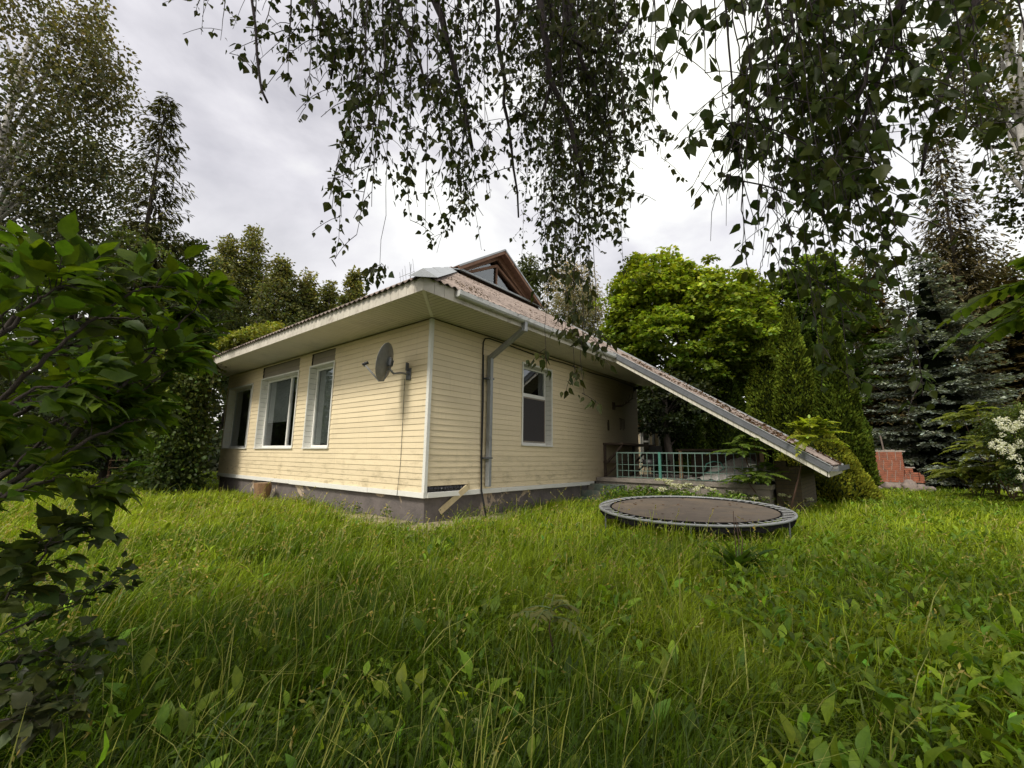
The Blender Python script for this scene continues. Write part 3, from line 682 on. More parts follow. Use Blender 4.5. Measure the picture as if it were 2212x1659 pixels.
for (y, w, mt) in ((yr0, .035, 'green_dull'), (yp, .06, 'green'), (yr1+.0, .035, 'green_dull')):
    m = MB(); m.box((xr-w/2, y-w/2, ZP-.01), (xr+w/2, y+w/2, ZP+.665)); m.build('post', MAT[mt], ra)
m = MB(); m.box((xr-.02, yr1, ZP+.63), (xr+.02, yr0, ZP+.66)); m.build('top_rail', MAT['green_dull'], ra)
for z in (.03, .19, .34):
    m = MB(); m.box((xr-.008, yr1, ZP+z), (xr+.008, yr0-.018, ZP+z+.014)); m.build('rail', MAT['green_dull'], ra)
y = yr0-.15
while y > yr1+.05:
    if abs(y-yp) > .05:
        m = MB(); m.box((xr-.0195, y-.007, ZP+.01), (xr-.0082, y+.007, ZP+.632)); m.build('bar', MAT['green_dull'], ra)
    y -= .165
# low brick pier under the foot of the roof, white board leaning on it
pi_ = thing('brick_wall', (11.6, 1.1, 0), 'low yellowish brick wall under the foot of the sloping roof', 'wall')
m = MB(); m.box((10.9, 1.22, -.1), (13.6, 1.46, 1.0)); m.box((10.9, 1.461, -.1), (11.14, 1.68, 1.12)); m.build('brickwork', MAT['yellowbrick'], pi_)
wb = thing('white_board', (10.95, 1.95, ZP), 'upright white painted board at the far end of the green railing', 'board')
m = MB(); m.beam((10.95, 2.15, ZP+.0), (10.97, 2.1, ZP+.42), .02, .22, up=(0, 1, 0)); m.build('panel', MAT['white'], wb, bevel=.004)
# dark stacked table and boards on the terrace
tb = thing('wooden_table', (12.2, 3.2, ZP), 'dark brown wooden table with a pale leg behind the green railing', 'table')
m = MB(); m.box((11.9, 2.0, ZP+.72), (13.2, 4.1, ZP+.77)); m.build('tabletop', MAT['wood_dark'], tb, bevel=.006)
for (a, b) in ((11.97, 2.08), (11.97, 4.0), (13.1, 2.08), (13.1, 4.0)):
    m = MB(); m.box((a-.04, b-.04, ZP), (a+.04, b+.04, ZP+.72)); m.build('leg', MAT['cutwood'] if a < 12 else MAT['wood_dark'], tb)
m = MB(); m.box((12.5, 2.2, ZP), (12.54, 3.9, ZP+.7)); m.build('back_panel', MAT['wood_dark'], tb)
ch = thing('garden_chair', (12.5, 4.8, ZP), 'black chair half hidden behind the railing beside the wall table', 'chair')
m = MB(); m.box((12.25, 4.55, ZP+.4), (12.75, 5.05, ZP+.46)); m.build('seat', MAT['black'], ch, bevel=.02)
m = MB(); m.beam((12.28, 4.6, ZP+.66), (12.28, 5.0, ZP+.66), .04, .4); m.build('backrest', MAT['black'], ch, bevel=.015)
for (a, b) in ((12.28, 4.58), (12.28, 5.02), (12.72, 4.58), (12.72, 5.02)):
    m = MB(); m.tube([(a, b, ZP), (a, b, ZP+.42)], .016, n=8); m.build('leg', MAT['black'], ch)
po = thing('cooking_pot', (11.6, 4.75, ZP), 'dark pot on a small stand behind the left railing panel', 'pot')
m = MB(); m.tube([(11.6, 4.72, ZP+.28), (11.6, 4.72, ZP+.30), (11.6, 4.72, ZP+.48)], [.12, .17, .18], n=20); m.build('pot', MAT['black'], po, smooth=True)
for a in (0, 2.1, 4.2):
    m = MB(); m.tube([(11.6+.17*math.cos(a), 4.72+.17*math.sin(a), ZP), (11.6+.12*math.cos(a), 4.72+.12*math.sin(a), ZP+.29)], .012, n=6); m.build('leg', MAT['black'], po)
# crumpled milky plastic sheet over a heap
hp = thing('plastic_sheet_heap', (11.5, 2.7, ZP), 'heap covered with crumpled milky plastic sheeting on the terrace', 'plastic sheeting')
g_ = MB(); n1, n2 = 44, 30
for i in range(n1+1):
    for j in range(n2+1):
        u = i/n1*2-1; v = j/n2*2-1; x = 11.6+v*.62; y = 2.62+u*.98
        h = .50*max(0, 1-abs(u+.25)**2.2*1.1)*max(0, 1-abs(v)**3)
        P = np.array([x*3.1, y*3.1, 1.]); h = h*(.75+.5*float(vnoise(P, 1, 3)))+.05*float(vnoise(P*3, 1, 5))+.03*abs(math.sin(9*u+6*v+4*float(vnoise(P, 1, 8))))
        g_.v.append((x, y, ZP+.004+max(0, h if h > .05 else h*.6))); g_.c.append((1, 1, 1))
for i in range(n1):
    for j in range(n2): a = i*(n2+1)+j; g_.f.append((a, a+1, a+n2+2, a+n2+1))
g_.build('sheet', MAT['plastic'], hp, smooth=True)
hs = thing('hose', (11.2, 2.9, ZP+.3), 'green garden hose loop lying over the plastic sheeting', 'hose')
m = MB(); m.tube([(11.05, 3.15+.0, ZP+.24), (11.06, 3.1, ZP+.40), (11.1, 2.95, ZP+.46), (11.1, 2.8, ZP+.44), (11.06, 2.72, ZP+.3), (11.05, 2.85, ZP+.22), (11.05, 3.12, ZP+.2)], .014, n=7); m.build('loop', MAT['green'], hs, smooth=True)

# ================================================================== TRAMPOLINE
TC = (6.925, 2.205, .399); TR = 1.337
def tz(x, y): return TC[2]+.047*(x-TC[0])+.007*(y-TC[1])
def tp_(rad, a, dz=0): x = TC[0]+rad*math.cos(a); y = TC[1]+rad*math.sin(a); return (x, y, tz(x, y)+dz)
tr = thing('trampoline', (TC[0], TC[1], 0), 'round trampoline with a worn brown mat and steel springs standing low in the grass', 'trampoline')
m = MB(); m.tube([tp_(TR, 2*PI*j/72) for j in range(73)], .0165, n=10, cap=False); m.build('frame', MAT['pipe'], tr, smooth=True)
m = MB(); n = 64; RM = TR-.17; m.v.append(tp_(0, 0, -.035)); m.c.append((1, 1, 1))
rings = 8
for i in range(1, rings+1):
    for j in range(n): m.v.append(tp_(RM*i/rings, 2*PI*j/n, -.035*(1-(i/rings)**2))); m.c.append((1, 1, 1))
for j in range(n): m.f.append((0, 1+j, 1+(j+1) % n))
for i in range(rings-1):
    for j in range(n): m.f.append((1+i*n+j, 1+(i+1)*n+j, 1+(i+1)*n+(j+1) % n, 1+i*n+(j+1) % n))
jm = m.build('jumping_mat', MAT['mat'], tr, smooth=True)
m = MB(); m.tube([tp_(RM, 2*PI*j/72, .002) for j in range(73)], .012, n=6, cap=False); m.build('edge_band', MAT['pad'], jm)
ns = 56
for j in range(ns):
    m = MB(); a = 2*PI*j/ns; m.tube([tp_(RM+.005, a, .004), tp_(RM+.03, a+.004, .004), tp_(TR-.03, a+.004, .006), tp_(TR, a, .022)], [.003, .0065, .0065, .003], n=6); m.build('spring', MAT['spring'], tr, smooth=True)
m = MB()
for j in range(72):                                # remains of the black safety pad hanging under the springs
    a, b = 2*PI*j/72, 2*PI*(j+1)/72; d = .02*math.sin(j*1.3)
    m.poly([tp_(RM+.01, a, -.045+d), tp_(TR-.01, a, -.05), tp_(TR-.01, b, -.05), tp_(RM+.01, b, -.045+.02*math.sin(j*1.3+1.3))])
    m.poly([tp_(TR-.004, a, -.02), tp_(TR-.004, a, -.075+d), tp_(TR-.004, b, -.075+.02*math.sin(j*1.3+1.3)), tp_(TR-.004, b, -.02)])
m.build('safety_pad', MAT['pad'], tr)
for j in range(6):
    a = 2*PI*j/6+.3; m = MB(); p = tp_(TR-.01, a); m.tube([p, (p[0], p[1], -.02)], .013, n=8); m.build('leg', MAT['metal_dark'], tr)
# dry leaves lying on the mat
rr = RS(12); LV = Leaves(); k = 26; a = rr.uniform(0, 2*PI, k); q = RM*np.sqrt(rr.uniform(0, 1, k))*.97
P = np.array([tp_(q[i], a[i], -.035*(1-(q[i]/RM)**2)+.006) for i in range(k)])
A = unit(np.stack([np.cos(a*7), np.sin(a*7), rr.normal(0, .15, k)], 1)); LV.add(T_BIRCH, P, A, np.array([0, 0, 1.]), rr.uniform(.03, .06, k), tint(rr, k, (.09, .05, .025)))
tag(LV.build('fallen_leaves', MAT['leaf']), 'dry brown leaves scattered over the trampoline mat', 'leaves', kind='stuff')

# ================================================================== BRICK STOVE
S0 = np.array([23.33, -.34, .12]); sd = unit(np.array([.10, -.995, 0])); sf = np.array([sd[1], -sd[0], 0])   # sd runs to the right in view, sf away to the camera
def S(a, b, z): p = S0+sd*a+sf*b; return (float(p[0]), float(p[1]), z+.12)
def sbox(m, a0, a1, b0, b1, z0, z1, tp=0):
    k = len(m.v)
    for z, t in ((z0, 0), (z1, tp)):
        for a, b in ((a0+t, b0), (a1-t, b0), (a1-t, b1), (a0+t, b1)): m.v.append(S(a, b, z)); m.c.append((1, 1, 1))
    m.f += [tuple(k+i for i in q) for q in ((0, 3, 2, 1), (4, 5, 6, 7), (0, 1, 5, 4), (1, 2, 6, 5), (2, 3, 7, 6), (3, 0, 4, 7))]
so = thing('brick_stove', S0, 'crumbling red brick garden stove with a metal rod on top', 'stove')
# individual courses so the outline steps like real brickwork
m = MB(); rr = random.Random(8)
def course(a0, a1, z, b0=-.4, b1=.4):
    a = a0-(.12 if int(z*100) % 2 else 0)
    while a < a1-.02:
        p, q = max(a, a0), min(a+.245, a1)
        if q-p > .03: sbox(m, p, q-.011, b0+rr.uniform(-.008, .008), b1, z+.005, z+.073)
        a += .25
nz = 15
for i in range(nz): course(-.46+.012*min(i, 9), .52-.003*i, .22+.078*i)
for i in range(5): course(.53, 1.06-.10*max(0, i-3), .22+.078*i, -.35, .25)
for i in range(4): course(-.98, -.47, .22+.078*i, -.35, .25)
for i in range(2): course(.53, .78, .61+.078*i, -.3, .1)
m.build('brickwork', surf('stove_brick', (.40, .14, .075), (.22, .08, .05), 7, .95, .7, (.16, .11, .08), 6, (.5, .68)), so, bevel=.006)
m = MB(); sbox(m, -.33, .44, -.37, .385, 0, 1.38); sbox(m, .5, .80, -.33, .23, 0, .55); sbox(m, -.93, -.40, -.33, .235, 0, .50); m.build('mortar_core', MAT['mortar'], so)
m = MB()
for i in range(16): a = -.42+.062*i; sbox(m, a, a+.07, -.42+rr.uniform(-.03, .03), .36, 1.388, 1.41+rr.uniform(.02, .07))
for i in range(4): sbox(m, .55+.07*i, .63+.07*i, -.32, .1, .768, .79+rr.uniform(.01, .05))
m.build('mortar_cap', MAT['mortar'], so, bevel=.012)
m = MB(); m.beam(S(-.03, .1, 1.38), S(-.09, .1, 2.05), .09, .05); m.build('chimney_rod', surf('rusty_bar', (.18, .14, .11), (.1, .08, .07), 9, .8, .2), so)
ST = [(-.3, .12, .27, .2), (.02, .12, .22, .18), (.32, .13, .17, .17), (.55, .15, .24, .2), (.2, .38, .18, .17), (-.12, .42, .28, .24), (.82, .22, .3, .24), (.48, .42, .34, .3), (-.42, .34, .2, .15), (1.06, .3, .2, .16)]
stl = ['large pale round stone at the foot of the brick stove', 'dark broken stone heaped against the stove base', 'small reddish stone in the heap by the brick stove']
for i, (a, b, q, h) in enumerate(ST):
    rr2 = RS(30+i); c = S(a, .42+b, h*.5-.08)
    me_ = MB(); import_n = 10
    for u in range(import_n+1):
        for v in range(14):
            th_, ph = PI*u/import_n, 2*PI*v/14; d = np.array([math.sin(th_)*math.cos(ph), math.sin(th_)*math.sin(ph), math.cos(th_)])
            k = .78+.6*(float(vnoise(d*1.3+i*3, 1, i))-.5)+.25*(float(vnoise(d*4, 1, i))-.5)
            me_.v.append((c[0]+d[0]*q*k, c[1]+d[1]*q*k, c[2]+d[2]*h*k)); me_.c.append((1, 1, 1))
    for u in range(import_n):
        for v in range(14): me_.f.append((u*14+v, u*14+(v+1) % 14, (u+1)*14+(v+1) % 14, (u+1)*14+v))
    o = me_.build('stone', MAT['stone'], None, smooth=True)
    tag(o, ['rounded field stone heaped against the foot of the brick stove'][0], 'stone', 'field stones heaped at the foot of the brick stove')

# ================================================================== GROUND
def gh(x, y):
    """terrain height"""
    P = np.stack([np.asarray(x, float), np.asarray(y, float), np.zeros_like(np.asarray(x, float))], -1)
    h = .10*(vnoise(P, .45, 2)-.5)+.05*(vnoise(P, 1.7, 4)-.5)
    dx = np.maximum(np.maximum(XC-.9-P[..., 0], 0), 0); dy = np.maximum(YC-.9-P[..., 1], 0)
    dh = np.hypot(dx, dy); k = np.clip(dh/1.5, 0, 1)
    return h*k
rg = np.concatenate([np.linspace(0, 12, 70), np.linspace(12, 40, 50)[1:], np.geomspace(40, 900, 14)[1:]])
na = 120; V = [(0, 0, float(gh(0, 0)))]; F = []
for i, q in enumerate(rg[1:]):
    for j in range(na):
        a = 2*PI*j/na; x, y = q*math.cos(a), q*math.sin(a); V.append((x, y, 0))
V = np.array(V); V[:, 2] = gh(V[:, 0], V[:, 1])*(np.hypot(V[:, 0], V[:, 1]) < 60)
for j in range(na): F.append((0, 1+j, 1+(j+1) % na))
for i in range(len(rg)-2):
    for j in range(na): F.append((1+i*na+j, 1+(i+1)*na+j, 1+(i+1)*na+(j+1) % na, 1+i*na+(j+1) % na))
me = bpy.data.meshes.new('ground'); me.from_pydata([tuple(v) for v in V], [], F); me.update()
gm = surf('soil_and_thatch', (.045, .055, .018), (.03, .035, .014), 3, 1, .8, (.06, .05, .025), 1.2, (.5, .7), bscale=30)
o = link('ground', me, gm, None, True); tag(o, kind='structure')
# worn concrete apron round the walls
m = MB(); rr = random.Random(3)
def apr(pts): m.poly(pts)
k = 26
for i in range(k):
    a, b = YC-1.0+.5*i*.8, YC-1.0+.5*(i+1)*.8; w0, w1 = .75+.15*math.sin(i*1.3), .75+.15*math.sin((i+1)*1.3)
    apr([(XC+.1, a, .022), (XC-w0, a, .018), (XC-w1, b, .018), (XC+.1, b, .022)][::-1])
for i in range(16):
    a, b = XC+.1+.38*i, XC+.1+.38*(i+1); w0, w1 = .75+.12*math.sin(i*1.7), .75+.12*math.sin((i+1)*1.7)
    apr([(a, YC+.1, .022), (a, YC-w0, .018), (b, YC-w1, .018), (b, YC+.1, .022)][::-1])
tag(m.build('pavement', surf('pale_apron', (.42, .35, .23), (.30, .25, .16), 4, 1, .7, (.07, .07, .03), 1.6, (.48, .6))), kind='structure')

# ================================================================== GRASS
def inhouse(x, y, pad=0):
    return (x > XC+.05-pad) & (y > YC+.05-pad) & (x < XR+.3) & (y < YB) | (x > X0-.05-pad) & (x < XV1+.6) & (y > Y0-.05-pad) & (y < YC) | (x > X0-1.0) & (x < X0) & (y > YC-.85) & (y < YC+.1)
def dist_wall(x, y):
    return np.hypot(np.maximum(XC-x, 0), np.maximum(YC-y, 0))
FWD = math.atan2(.6279, .7607)
def scatter(r, n, rmin, rmax, power=1.0, half=64):
    """points in a fan round the view, density falling with distance"""
    u = r.uniform(0, 1, n)
    if abs(power-2) < 1e-3: q = rmin*(rmax/rmin)**u
    else: e = 2-power; q = (rmin**e+(rmax**e-rmin**e)*u)**(1/e)
    a = FWD+np.radians(r.uniform(-half, half, n)); return q*np.cos(a), q*np.sin(a), q
r = RS(101)
NB = 430000
x, y, q = scatter(r, NB, .55, 30, 1.55)
# a ring of grass behind and beside the camera too
xx = r.uniform(-4, 4, 16000); yy = r.uniform(-4, 4, 16000); kk = np.hypot(xx, yy) > .5
x = np.concatenate([x, xx[kk]]); y = np.concatenate([y, yy[kk]]); q = np.hypot(x, y)
# clumping
P3 = np.stack([x, y, np.zeros_like(x)], 1)
cl = vnoise(P3, 2.6, 11); big = vnoise(P3, .7, 12)
dw = dist_wall(x, y)
keep = ~inhouse(x, y) & (r.uniform(0, 1, len(x)) < .35+1.0*cl) & ~((dw < .75) & (x < 11) & (r.uniform(0, 1, len(x)) < np.where(np.hypot(x-XC, y-YC) < 2.6, .88, .35))) & ~((np.hypot(x-TC[0], y-TC[1]) < TR-.1) & (r.uniform(0, 1, len(x)) < .7)) & ~((q > 20) & (x < 1e9) & (x > 26))
x, y, q, cl, big, dw = [v[keep] for v in (x, y, q, cl, big, dw)]
n = len(x)
H = (.12+.24*r.beta(2, 2.6, n))*(.32+.95*cl+.5*big)
cor = np.clip(np.hypot(x-XC, y-YC)/3.2, 0, 1); H *= np.clip(.30+.45*cor+dw/2.2, .3, 1.0)*np.where(q > 3, 1, .95)
dt = np.hypot(x-TC[0], y-TC[1]); H *= np.where(dt < TR-.05, .55, np.where(dt < TR+.4, 1.15, 1))
H *= np.where(q > 13, .72, 1.0)
stalk = (r.uniform(0, 1, n) < .035+.03*np.clip((-x*math.sin(FWD)+y*math.cos(FWD))/q, -.5, 1)) & (dw > .35); H = np.where(stalk, H*1.55+.06, H)
ang = r.uniform(0, 2*PI, n); wind = FWD-PI/2+.3
lean = r.beta(1.6, 1.9, n)*1.35*np.where(stalk, .8, 1)+.05
dxy = np.stack([np.cos(ang)*.75+.45*math.cos(wind), np.sin(ang)*.75+.45*math.sin(wind)], 1); dxy /= np.maximum(np.linalg.norm(dxy, axis=1, keepdims=True), 1e-6)
wd = (.0017+.0014*r.beta(2, 3, n)*2)*(1+q*.15)*np.where(stalk, .7, 1)
face = ang+r.uniform(-.9, .9, n)+PI/2
wx, wy = np.cos(face)*wd, np.sin(face)*wd
z0 = gh(x, y)-.02
lev = np.array([0, .38, .72, 1.0]); L = len(lev)
V = np.zeros((n, L, 2, 3), np.float32)
for i, t in enumerate(lev):
    hor = H*lean*t**1.9*.95; ver = H*(t-.42*np.minimum(lean, 1.1)*t**2.6)
    w = (1, .95, .62, .10)[i]
    cxp = x+dxy[:, 0]*hor; cyp = y+dxy[:, 1]*hor; cz = z0+ver
    for s, sg in ((0, -1), (1, 1)):
        V[:, i, s, 0] = cxp+sg*wx*w; V[:, i, s, 1] = cyp+sg*wy*w; V[:, i, s, 2] = cz
cA, cB, cC = np.array([.082, .150, .006]), np.array([.285, .360, .020]), np.array([.34, .35, .09])
P3 = np.stack([x, y, np.zeros_like(x)], 1)
pm = np.clip(.18+.5*np.clip((q-2)/4, 0, 1)+1.3*(vnoise(P3, .38, 21)-.5)+.9*(vnoise(P3, 1.4, 22)-.5)+r.normal(0, .22, n), 0, 1)
base = cA*(1-pm[:, None])+cB*pm[:, None]
base *= np.exp(r.normal(0, .26, (n, 1)))*(.62+.38*np.clip((q-1.4)/3.0, 0, 1))[:, None]  # foreground shade painted in: blades near the camera get darker
dry = (r.uniform(0, 1, n) < .022) | (stalk & (r.uniform(0, 1, n) < .4)); base[dry] = cC*np.exp(r.normal(0, .15, (dry.sum(), 1)))
Cc = np.repeat(base[:, None, None, :], L, 1).repeat(2, 2)
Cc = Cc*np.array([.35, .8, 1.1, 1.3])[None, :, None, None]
base_i = (np.arange(n)*L*2)[:, None]
qd = np.array([0, 1, 3, 2, 2, 3, 5, 4, 4, 5, 7, 6])
loops = (base_i+qd[None]).ravel(); nf = n*3
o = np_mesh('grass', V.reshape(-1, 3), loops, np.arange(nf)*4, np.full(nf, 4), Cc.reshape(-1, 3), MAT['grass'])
tag(o, 'tall uncut green meadow grass with pale bent seed stalks filling the yard', 'grass', kind='stuff')
# seed heads on the near stalks
si = np.where(stalk & (q < 11) & (q > 1.0))[0]; si = si[r.uniform(0, 1, len(si)) < np.clip((q[si]-1.8)/5, .03, .5)]; GT = V[:, 3].mean(1)[si]; GM = V[:, 2].mean(1)[si]; SH = Leaves()
for k in range(7):
    t = .15+.14*k; A = unit(GT-GM)+r.normal(0, .45, GT.shape); SH.add(T_NEEDLE, GM+(GT-GM)*t, A, r.normal(0, 1, GT.shape), .022*(1+q[si]*.08)*r.uniform(.6, 1.2, len(si)), tint(r, len(si), (.30, .31, .12), .2), 2.0)
tag(SH.build('grass_seed_heads', MAT['grass']), 'pale feathery seed heads nodding over the meadow grass', 'seed heads', kind='stuff')
# broad-leaved weeds among the grass (dandelion, plantain, dock)
r = RS(55); LV = Leaves(); BL = []
nx, ny, nq = scatter(r, 15000, .8, 22, 1.35)
P3 = np.stack([nx, ny, np.zeros_like(nx)], 1); side = (-nx*math.sin(FWD)+ny*math.cos(FWD))/nq
k = (r.uniform(0, 1, len(nx)) < np.clip(.34-.9*side, .10, .95)*(.3+1.2*vnoise(P3, .9, 31))) & ~inhouse(nx, ny) & (dist_wall(nx, ny) > .8) & (np.hypot(nx-TC[0], ny-TC[1]) > TR)
nx, ny, nq = nx[k], ny[k], nq[k]
for i in range(len(nx)):
    m_ = r.integers(3, 8); a = r.uniform(0, 2*PI)+np.arange(m_)*2.4
    el = r.uniform(.5, 1.25, m_); A = np.stack([np.cos(a)*np.cos(el), np.sin(a)*np.cos(el), np.sin(el)], 1)
    B0 = np.array([nx[i], ny[i], float(gh(nx[i], ny[i]))+.03])
    s = r.uniform(.045, .11, m_)*r.uniform(.6, 1.25); P = B0+A*r.uniform(.02, .13, (m_, 1))+np.array([0, 0, .06])
    LV.add(T_DOCK, P, A, np.array([0, 0, 1.])+r.normal(0, .25, (m_, 3)), s, tint(r, m_, (.12, .225, .022), .36, .14), r.uniform(.8, 1.5, m_))
# small round clover and ground-ivy leaves low down
nx, ny, nq = scatter(r, 26000, .7, 14, 1.5); P3 = np.stack([nx, ny, np.zeros_like(nx)], 1)
k = (vnoise(P3, 1.1, 41) > .46) & ~inhouse(nx, ny) & (dist_wall(nx, ny) > .4) & (np.hypot(nx-TC[0], ny-TC[1]) > TR-.2); nx, ny = nx[k], ny[k]; m_ = len(nx)
a = r.uniform(0, 2*PI, m_); LV.add(T_RHOMB, np.stack([nx, ny, gh(nx, ny)+r.uniform(.04, .20, m_)], 1), np.stack([np.cos(a), np.sin(a), r.normal(0, .4, m_)], 1), np.array([0, 0, 1.])+r.normal(0, .4, (m_, 3)), r.uniform(.018, .042, m_), tint(r, m_, (.09, .17, .03), .3), r.uniform(1, 1.6, m_))
tag(LV.build('weeds', MAT['leaf']), 'broad-leaved dandelions and low clover growing through the grass', 'weeds', kind='stuff')
# ================================================================== TREES
UP = np.array([0, 0, 1.])
def rnd3(r, n): return unit(r.normal(0, 1, (n, 3)))
def limb(m, a, b, r0, r1, rr, bend=.12, n=6, k=5):
    a, b = np.array(a, float), np.array(b, float); d = np.linalg.norm(b-a)
    o = rr.normal(0, bend*d, 3); pts = [a+(b-a)*t+o*math.sin(PI*t)*.6+np.array([0, 0, .12*d*math.sin(PI*t)]) for t in np.linspace(0, 1, k)]
    m.tube(pts, r0, r1, n=n); return pts
def clump_cloud(LV, r, C, rc, per, size, col, tmpl=T_RHOMB, flat=.5, lay=.6, droop=0, wdt=1., dv=.25, top=1.35, zr=None, sub=0):
    """leaf clumps around the centres C"""
    n = len(C)*per
    cc = np.repeat(C, per, 0); rcs = np.repeat(np.broadcast_to(rc, (len(C),)), per)
    off = rnd3(r, n)*(r.uniform(0, 1, (n, 1))**.45)*rcs[:, None]*np.array([1, 1, flat])
    P = cc+off
    if droop: P[:, 2] -= droop*np.hypot(off[:, 0], off[:, 1])**1.3
    A = unit(off*np.array([1, 1, .3])+rnd3(r, n)*.6*rcs[:, None]+np.array([0, 0, -droop*.6-.15])*rcs[:, None])
    Nn = UP*lay+rnd3(r, n)*(1-lay*.6)
    tone = np.repeat(np.exp(r.normal(0, .22, (len(C), 1))), per, 0)
    c = tint(r, n, col, dv)*tone
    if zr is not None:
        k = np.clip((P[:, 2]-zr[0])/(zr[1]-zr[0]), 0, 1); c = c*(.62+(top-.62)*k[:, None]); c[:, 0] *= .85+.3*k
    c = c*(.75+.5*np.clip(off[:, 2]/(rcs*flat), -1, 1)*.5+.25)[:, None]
    LV.add(tmpl, P, A, Nn, size*r.uniform(.65, 1.3, n), c, wdt)
def ell_centres(r, n, c, rad, shell=.55, zmin=None, lump=.35, seed=0):
    d = rnd3(r, n); k = r.uniform(shell**3, 1, (n, 1))**(1/3)
    k = k*(1-lump/2+lump*vnoise(d, 2.1, seed)[:, None])
    P = np.array(c)+d*k*np.array(rad)
    if zmin is not None: P = P[P[:, 2] > zmin]
    return P
def leafy(name, label, group, px, py, rx, ry, depth, nc, per, size, col, seed, tmpl=T_RHOMB, flat=.5, rc=.16, lay=.6, droop=0, trunk=.16, lobes=(), shell=.5, limbs=14, cat='tree', depthr=None, bark='bark', trunks=1, crown_name='crown', lump=.35, wdt=1., top=1.35, dv=.25, conic=False, mat='leaf'):
    r = RS(seed); c = at(px, py, depth); sx, sz = rx/FPX*depth, ry/FPX*depth
    b = np.array([c[0], c[1], 0.]); t = thing(name, b, label, cat, group)
    LV = Leaves(); C = ell_centres(r, nc, c, (sx, depthr or sx, sz), shell, .35, lump, seed)
    for (qx, qy, qrx, qry, f) in lobes:
        lc = at(qx, qy, depth); C = np.concatenate([C, ell_centres(r, int(nc*f), lc, (qrx/FPX*depth,)*2+(qry/FPX*depth,), shell, .35, lump, seed+1)])
    if conic:
        k = np.clip((C[:, 2]-(c[2]-sz))/(2*sz), 0, 1); C[:, :2] = c[:2]+(C[:, :2]-c[:2])*(1.15-.95*k)[:, None]
    zr = (c[2]-sz, c[2]+sz)
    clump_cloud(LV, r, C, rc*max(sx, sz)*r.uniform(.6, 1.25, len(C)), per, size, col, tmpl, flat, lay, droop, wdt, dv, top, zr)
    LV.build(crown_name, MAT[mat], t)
    m = MB(); topz = c[2]+sz*.55
    for k in range(trunks):
        o = np.array([r.uniform(-.5, .5)*sx*(trunks > 1), r.uniform(-.5, .5)*sx*(trunks > 1), 0])
        pts = [b+o*.5, b+o+np.array([.05*sx, 0, topz*.3]), b+o*1.1+np.array([-.04*sx, .03*sx, topz*.6]), b+o+np.array([0, 0, topz])]
        m.tube(pts, [trunk*1.3, trunk, trunk*.75, trunk*.25], n=9)
    m.build('trunk', MAT[bark], t, smooth=True)
    if limbs:
        m = MB(); idx = r.choice(len(C), min(limbs, len(C)), replace=False)
        for i in idx:
            z = min(C[i][2]*.8, topz*.92); z = max(z-.25*np.hypot(*(C[i][:2]-b[:2])), topz*.25)
            limb(m, (b[0], b[1], z), C[i], trunk*.34, trunk*.07, r, n=5)
        m.build('limbs', MAT[bark], t, smooth=True)
    return t

G_AL, G_DK, G_BR, G_YG = (.050, .085, .028), (.026, .046, .016), (.075, .085, .045), (.13, .20, .030)
# left edge
leafy('birch_tree', 'tall wispy birch with drooping grey-green foliage at the upper left edge', 'trees along the left side', 30, 230, 205, 350, 11, 330, 56, .085, (.085, .10, .055), 201, T_BIRCH, 1.9, .09, .35, .5, .14, lobes=((175, 330, 75, 200, .25), (190, 120, 65, 110, .12), (60, 520, 170, 150, .35)), shell=.3, bark='birchbark', limbs=26)
leafy('alder_tree', 'loose dark broadleaf tree behind the foreground bush, left of the larch', 'trees along the left side', 170, 660, 190, 200, 15, 240, 75, .13, G_AL, 202, flat=.5, rc=.14, shell=.3, limbs=20, lobes=((70, 800, 150, 150, .4),))
leafy('alder_tree', 'dense broadleaf tree around the lower trunk of the larch', 'trees along the left side', 340, 650, 100, 190, 19, 210, 75, .14, G_AL, 203, rc=.15, shell=.35, limbs=16, lobes=((410, 660, 60, 100, .3),))
leafy('willow_tree', 'low feathery willow between the larch and the vine-covered house end', 'trees along the left side', 430, 680, 85, 120, 21, 170, 75, .13, (.065, .095, .035), 204, T_LANCE, .8, .14, .4, .5, shell=.3, lobes=((380, 830, 110, 120, .6),))
# the row of alders beyond the roof
AL = [(480, 655, 66, 150, 36, 'leftmost slender alder of the row seen beyond the left roof edge'), (535, 640, 60, 155, 38, 'tallest slender alder of the row beyond the left roof edge'), (598, 672, 64, 130, 36, 'broad alder with a pointed top in the middle of the row beyond the roof'), (655, 700, 56, 120, 38, 'dark alder right of the middle of the row beyond the roof'), (708, 700, 42, 100, 40, 'small round alder near the right end of the row beyond the roof'), (760, 690, 38, 108, 37, 'last conical alder of the row just left of the aerial')]
for i, a in enumerate(AL):
    leafy('alder_tree', a[5], 'alders in a row beyond the roof', *a[:5], 330, 34, .25, (.085, .112, .045), 210+i, flat=.4, rc=.14, shell=.15, limbs=20, conic=True, trunk=.13, trunks=2, top=1.6, lump=.5)
for i, (px, py, rx, ry, d) in enumerate(((460, 770, 80, 70, 33), (560, 780, 80, 60, 33), (660, 760, 80, 50, 34), (755, 720, 60, 40, 35))):
    leafy('bush', ['dark thicket under the left alders', 'dark thicket under the middle alders', 'dark thicket right of the middle alders', 'dark thicket under the last alder'][i]+' just above the left roof edge', 'thicket under the alders', px, py, rx, ry, d, 110, 60, .26, G_DK, 220+i, rc=.25, shell=.3, limbs=0, trunk=.08, cat='bush')
